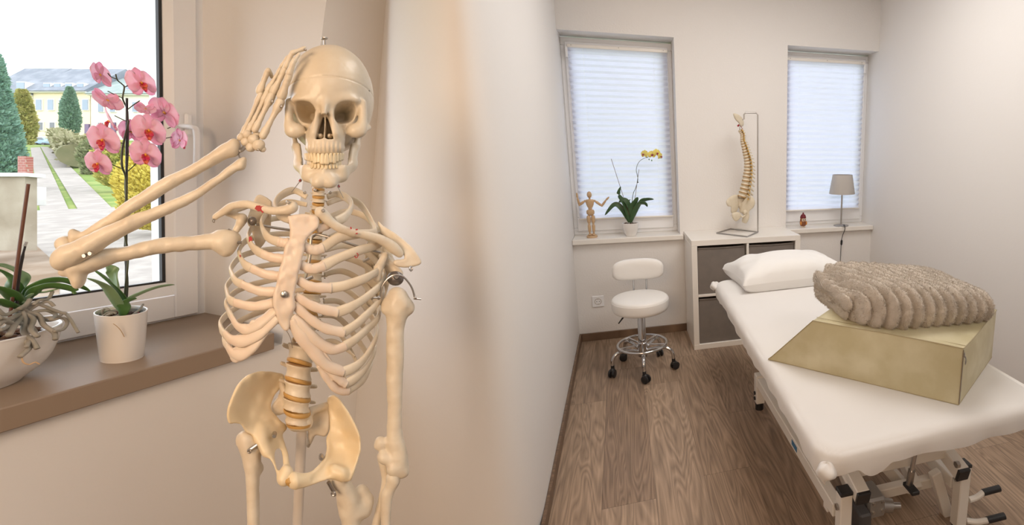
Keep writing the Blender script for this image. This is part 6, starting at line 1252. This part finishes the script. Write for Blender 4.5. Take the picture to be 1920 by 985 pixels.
fb('finger_bone', (172, 402), (222, 275), 8.0, 5.6, .74, w0=-26, w1=-30); fb('finger_bone', (228, 264), (248, 290), 5.0, 3.4, .8, w0=-32, w1=-22); fb('finger_bone', (248, 292), (254, 308), 3.4, 2.8, .8, w0=-20, w1=-14)
fb('finger_bone', (228, 398), (318, 245), 6.2, 4.6, .72, w0=-34, w1=-40); fb('finger_bone', (322, 236), (352, 192), 4.6, 3.8, .8, w0=-42, w1=-46); fb('finger_bone', (354, 186), (372, 166), 3.8, 2.8, .8, w0=-46, w1=-46)
fb('finger_bone', (266, 410), (345, 250), 8.0, 5.6, .74, w0=-42, w1=-52); fb('finger_bone', (352, 238), (388, 152), 5.6, 4.6, .78, w0=-54, w1=-62); fb('finger_bone', (392, 145), (478, 112), 4.6, 3.8, .8, w0=-63, w1=-60)
fb('finger_bone', (322, 436), (372, 298), 9.2, 6.8, .76, w0=-54, w1=-66); fb('finger_bone', (374, 282), (398, 214), 6.6, 5.2, .8, w0=-68, w1=-74); fb('finger_bone', (402, 204), (440, 152), 4.8, 3.0, .8, w0=-74, w1=-70)
for x, y, w, r in ((258, 474, -52, 3.0), (320, 508, -60, 3.0), (160, 806, -54, 2.2), (484, 118, -64, 2.6), (435, 150, -66, 2.0)):
    p = np.array(ch(x, y, w)); MB().tube([p+[0, 0, 4], p, p-[0, 0, 1.2]], [r, r, r*.6], 10).build('hand_pin', M['steel'], sk, fn=skm)
MB().tube(cr([ca(1118, 85, -38), ca(1140, 100, -40), ca(1165, 82, -40)], 5), 4.2, 8).build('wrist_spring', M['steel'], sk, fn=skm)
MB().tube(cr([ca(1140, 100, -40), ca(1132, 122, -38), ca(1142, 145, -36)], 4), 1.8, 6).build('wrist_wire', M['steel'], sk, fn=skm)
# ================================================================== hanging arm on the right
R5 = lambda x, y, w, r: pt(c5, x, y, w, r)
def h4(x, y, w, r): return pt(c4, x, y, w, r)
bone_chain('humerus', [h4(876, 548, -6, 20), h4(878, 580, -6, 25), h4(874, 625, -6, 20), h4(868, 680, -6, 16.5), h4(866, 740, -6, 16), h4(866, 820, -6, 15.5), h4(864, 900, -6, 15.5), (739, 740, -6, 14), (739, 780, -6, 13.5), (740, 820, -6, 15.5), (744, 855, -6, 20), (746, 878, -6, 18)], 2.0, 8, extra=[h4(830, 590, -6, 12), h4(925, 590, -6, 12), R5(895, 540, -2, 10), R5(882, 560, -2, 8), R5(1010, 690, -8, 10), R5(960, 690, -16, 12), R5(915, 625, -8, 13)], bump=1.5)
bone_chain('radius', [R5(962, 735, -14, 13), R5(962, 752, -14, 12), R5(945, 790, -14, 10), R5(930, 830, -14, 11), R5(925, 880, -14, 10.5), R5(922, 985, -16, 9), R5(915, 1300, -16, 9.5), R5(918, 1420, -14, 13)], 2.2, 5)
bone_chain('ulna', [R5(900, 620, 10, 9), R5(918, 690, 10, 9), R5(925, 760, 8, 9), R5(905, 850, 6, 8.5), R5(876, 960, 2, 8), R5(868, 1080, 0, 7.5), R5(880, 1400, -4, 7)], 2.2, 5)
MB().tube(cr([c4(800, 548, -10), c4(808, 500, -14), c4(835, 462, -18), c4(868, 446, -20), c4(905, 456, -18), c4(940, 500, -14), c4(956, 552, -10)], 6), 1.9, 8).build('shoulder_wire', M['steel'], sk, fn=skm)
MB().tube([c4(746, 549, -12), c4(765, 549, -12), c4(800, 549, -12)], [2.0, 2.0, 2.0], 8).build('shoulder_bolt', M['steel'], sk, fn=skm); MB().tube([c4(950, 552, -12), c4(984, 555, -12)], 1.8, 8).build('shoulder_bolt', M['steel'], sk, fn=skm)
for x in (762, 792, 958): MB().tube([c4(x-4, 549, -12), c4(x+5, 549, -12)], 4.2, 6).build('wing_nut', M['steel'], sk, fn=skm)
MB().ell(c4(868, 462, 2), (16, 14, 12), 20, 12).build('shoulder_ball', mat('grey_ball', (.22, .20, .19), .35, .7), sk, fn=skm)
p = np.array(c4(872, 455, -14)); MB().tube([p+[0, 0, 4], p, p-[0, 0, 3]], [5, 5, 3.4], 12).build('shoulder_screw', M['steel'], sk, fn=skm)
MB().tube(cr([c4(936, 408, -20), c4(932, 418, -22), c4(938, 428, -22), c4(944, 420, -20)], 4, True), 1.6, 6, closed=True).build('arm_hook', M['steel'], sk, fn=skm)
MB().ell(c4(224, 204, 4), (8.5, 8.5, 8), 16, 10).build('shoulder_ball', mat('grey_ball_b', (.22, .20, .19), .35, .7), sk, fn=skm)
MB().tube([c4(240, 218, 6), c4(330, 235, 20), c4(400, 245, 40)], 2.6, 8).build('shoulder_rod', M['steel'], sk, fn=skm)
MB().tube(cr([c4(500, 272, 20), c4(520, 264, 14), c4(600, 285, 6), c4(700, 318, 4), c4(800, 345, 8)], 5), 2.6, 8).build('shoulder_rod', M['steel'], sk, fn=skm)
MB().tube(cr([c4(500, 268, 20), c4(488, 290, 18), c4(484, 360, 14), c4(466, 450, 14), c4(462, 470, 16)], 5), 2.8, 8).build('support_rod', M['steel'], sk, fn=skm)
MB().tube([c4(722, 386, 0), c4(750, 372, 0)], 2.6, 8).build('shoulder_bolt', M['steel'], sk, fn=skm)
MB().tube([c4(465, 470, -4), c4(496, 456, -8)], 3.0, 8).build('support_bolt', M['steel'], sk, fn=skm)
MB().tube(cr([c4(116, 240, -4), c4(140, 255, -8), c4(150, 275, -10), c4(160, 300, -12)], 4), 1.6, 8).build('shoulder_wire', M['steel'], sk, fn=skm); MB().tube([c4(145, 300, -14), c4(176, 300, -14)], 3.2, 6).build('shoulder_bolt', M['steel'], sk, fn=skm)
for x, y, w in ((382, 118, -76), (543, 156, -76), (507, 64, 12), (440, 20, 10), (612, 46, 10), (574, 75, 40), (460, 75, 40)): p = np.array(c4(x, y, w)); MB().tube([p+[0, 0, 3], p, p-[0, 0, 1.5]], [3.3, 3.3, 2.2], 10).build('screw', M['steel'], sk, fn=skm)
for a, b in (((440, 22, 0), (400, 74, 0)), ((600, 30, 0), (634, 100, 0))): MB().tube([c4(*a), c4(*b)], .8, 6).build('tie_wire', M['steel'], sk, fn=skm)
MB().tube(cr([c4(49, 195, -8), c4(44, 204, -8), c4(52, 210, -8), c4(54, 200, -8)], 4, True), 1.0, 6, closed=True).build('clavicle_hook', M['steel'], sk, fn=skm)
MB().tube(cr([c4(378, 698, -60), c4(395, 730, -50), c4(404, 775, -30)], 5), .7, 6).build('tie_wire', M['steel'], sk, fn=skm); MB().tube([c4(548, 805, -40), c4(560, 790, -20)], .8, 6).build('tie_wire', M['steel'], sk, fn=skm)
# red muscle marks painted on the bones: thin raised patches
def patch(conv, poly, w, th=1.2): 
    A = np.array([conv(x, y, w) for x, y in poly]); return MB().add(np.vstack([A-[0, 0, th], A+[0, 0, th]]), [tuple(range(len(A)))[::-1], tuple(range(len(A), 2*len(A)))]+[(i, (i+1) % len(A), (i+1) % len(A)+len(A), i+len(A)) for i in range(len(A))]).build('red_mark', M['red'], sk, fn=skm, angle=0, recalc=True)
patch(c4, [(234, 148), (242, 134), (258, 133), (262, 138), (275, 135), (285, 140), (306, 140), (307, 152), (300, 158), (298, 168), (290, 160), (284, 168), (278, 160), (268, 168), (262, 158), (250, 160)], -55.5)
patch(c4, [(208, 275), (218, 272), (224, 282), (222, 300), (228, 318), (226, 335), (218, 325), (214, 305), (208, 295)], -29); patch(c4, [(115, 540), (122, 542), (122, 560), (128, 582), (120, 578), (114, 560)], -36); patch(c4, [(166, 355), (171, 356), (172, 366), (167, 366)], -30)
patch(c4, [(664, 230), (670, 230), (672, 240), (666, 240)], -58); patch(c4, [(688, 240), (698, 238), (700, 244), (690, 246)], -57); patch(c4, [(688, 258), (698, 256), (698, 262), (690, 263)], -57)
MB().tube(cr([c4(686, 352, -48), c4(694, 348, -48), c4(700, 356, -48), c4(696, 367, -48), c4(688, 368, -48)], 4, True), .9, 6, closed=True).build('red_mark', M['red'], sk, fn=skm)
for x, y, w in ((438, 22, 6), (612, 48, 6)): MB().ell(c4(x, y, w), (2.4, 3, 2.4), 8, 6).build('red_mark', M['red'], sk, fn=skm)
# ================================================================== pelvis
plate_bone('hip_bone', c5, [(378, 180, 52), (330, 168, 36), (262, 163, 6), (190, 182, -20), (130, 235, -34), (98, 300, -40), (76, 360, -42), (72, 405, -42), (84, 442, -40), (118, 440, -34), (150, 448, -26), (172, 480, -16), (212, 502, -14), (240, 545, -24), (262, 590, -34), (305, 640, -44), (336, 705, -52), (362, 748, -56), (400, 765, -58), (416, 735, -56), (408, 690, -48), (404, 640, -30), (398, 590, -10), (378, 530, 14), (372, 490, 24), (396, 446, 44), (340, 400, 30), (308, 345, 40), (330, 280, 50), (372, 230, 56)],
    [(240, 300, 18), (200, 380, 6), (270, 400, 8), (280, 470, -8), (310, 560, -22)], 4.2, 2.2, 1.9, M['bone_p'], extra=[(250, 500, -6, 12), (285, 590, -26, 11), (250, 470, 0, 12), (262, 520, -8, 16), (300, 480, 10, 11), (355, 560, 4, 6), (392, 700, -52, 12), (375, 740, -56, 12)], k=9, cut=[[(332, 572), (352, 565), (372, 590), (378, 640), (366, 662), (345, 630), (334, 600)]])
plate_bone('hip_bone', c5, [(612, 300, 62), (640, 288, 54), (668, 305, 40), (705, 355, 14), (742, 415, -10), (770, 470, -26), (788, 520, -34), (790, 590, -38), (775, 650, -42), (755, 705, -44), (735, 745, -46), (715, 742, -44), (705, 715, -40), (680, 712, -42), (640, 728, -46), (600, 750, -52), (540, 768, -56), (480, 782, -60), (428, 786, -62), (404, 765, -60), (400, 725, -58), (424, 708, -56), (470, 718, -54), (520, 706, -48), (560, 672, -34), (595, 625, -14), (608, 570, 6), (606, 515, 26), (622, 470, 42), (622, 400, 54), (612, 350, 60)],
    [(660, 400, 46), (690, 480, 36), (700, 560, 22), (680, 640, -4), (730, 600, -6), (650, 560, 20), (745, 520, 4)], 4.2, 3.0, 1.9, M['bone_p'], extra=[(690, 715, -40, 13), (650, 700, -34, 14), (440, 748, -60, 14), (500, 742, -54, 8)], k=9, rimw=6)
MB().tube([c5(402, 735, -58), c5(412, 752, -60), c5(402, 768, -60)], [10, 12, 8], 14).build('pubic_disc', M['disc'], sk, fn=skm)
plate_bone('sacrum', c5, [(372, 250, 50), (345, 300, 44), (312, 345, 40), (310, 385, 38), (345, 395, 44), (390, 385, 46), (430, 440, 44), (500, 470, 52), (510, 520, 60), (520, 545, 66), (545, 500, 60), (600, 508, 50), (622, 470, 44), (626, 400, 50), (610, 350, 58), (560, 345, 50), (515, 375, 34), (450, 400, 26), (400, 330, 36)], [(460, 430, 30), (560, 430, 52)], 7, 1, 2.0, M['bone'], extra=[(410, 330, 26, 10), (365, 230, 44, 6), (520, 375, 26, 8), (604, 345, 50, 7), (520, 500, 62, 6), (508, 560, 72, 4), (440, 430, 20, 19), (480, 430, 20, 19)], k=8)
for x, y, w in ((325, 508, -34), (578, 628, -20)): p = np.array(c5(x, y, w)); MB().tube([p+[0, 0, 16], p, p-[0, 0, 3]], [4.6, 4.6, 3], 8).build('hip_bolt', M['steel'], sk, fn=skm)
# ================================================================== thigh bones, lower legs
bone_chain('femur', [R5(172, 518, -8, 13), R5(175, 545, -8, 16), R5(200, 600, -8, 18), R5(208, 660, -8, 16), R5(210, 740, -8, 13), R5(212, 850, -8, 12), R5(215, 985, -8, 12), R5(222, 1400, -6, 12), R5(228, 1850, -4, 14), R5(230, 1960, -4, 22)], 2.6, 8, extra=[R5(148, 530, -4, 9), R5(200, 520, -10, 9), R5(245, 680, 0, 9), R5(235, 560, -6, 13), R5(255, 550, -4, 12), R5(210, 1980, -4, 16), R5(250, 1980, -4, 16)], bump=1.2)
bone_chain('femur', [R5(672, 745, -26, 16), R5(700, 790, -22, 17), R5(722, 850, -16, 21), R5(730, 920, -14, 20), R5(735, 990, -14, 17), R5(732, 1150, -12, 14), R5(728, 1450, -10, 13), R5(724, 1850, -6, 15), R5(722, 1960, -6, 22)], 2.6, 9, extra=[R5(800, 800, -6, 11), R5(822, 850, -6, 13), R5(815, 900, -6, 12), R5(780, 900, -10, 16), R5(655, 740, -24, 15), R5(700, 1980, -4, 16), R5(745, 1980, -4, 16)], bump=1.5)
for x, s_ in ((230, 1), (722, 1)):
    bone_chain('tibia', [R5(x-22, 2030, -4, 13), R5(x+18, 2032, -4, 13), R5(x, 2080, -6, 14), R5(x, 2500, -2, 9), R5(x, 3050, 4, 9), R5(x, 3140, 4, 12)], 4, 8)
    bone_chain('foot_bones', [R5(x, 3170, 20, 13), R5(x, 3190, -10, 13), R5(x, 3215, -60, 9), R5(x, 3225, -110, 7)], 4, 8)
MB().tube([c5(240, 552, -22), c5(188, 588, -28)], 3.8, 8).build('hip_spring', M['steel'], sk, fn=skm); MB().tube(cr([c5(186, 584, -32), c5(200, 584, -34), c5(198, 598, -34), c5(186, 596, -32)], 4, True), 1.6, 8, closed=True).build('hip_hook', M['steel'], sk, fn=skm)
MB().tube([c5(616, 755, -50), c5(645, 808, -46)], 4.2, 8).build('hip_spring', M['steel'], sk, fn=skm); MB().tube(cr([c5(634, 812, -50), c5(650, 812, -52), c5(652, 826, -52), c5(636, 826, -50)], 4, True), 1.8, 8, closed=True).build('hip_hook', M['steel'], sk, fn=skm)
# ================================================================== pole and foot of the stand
pa, pb = sk1(*cp(566, 800, 48)), sk1(*cp(558, 985, 48)); dz_ = (pa-pb)/(pa[2]-pb[2]); pf = pb-dz_*(pb[2]-.03)
MB().tube([pa+dz_*.0, pb, pf], .0062, 16).build('support_pole', mat('pale_pole', (.66, .60, .54), .35, .25), sk, world=True)
sb = MB()
for k in range(5):
    a = k*2*math.pi/5+.3; MB().tube([pf+np.array([0, 0, .05]), pf+np.array([.14*math.cos(a), .14*math.sin(a), .045]), pf+np.array([.27*math.cos(a), .27*math.sin(a), .01])], .012, 10).build('stand_foot', M['white_metal'], sk, world=True)
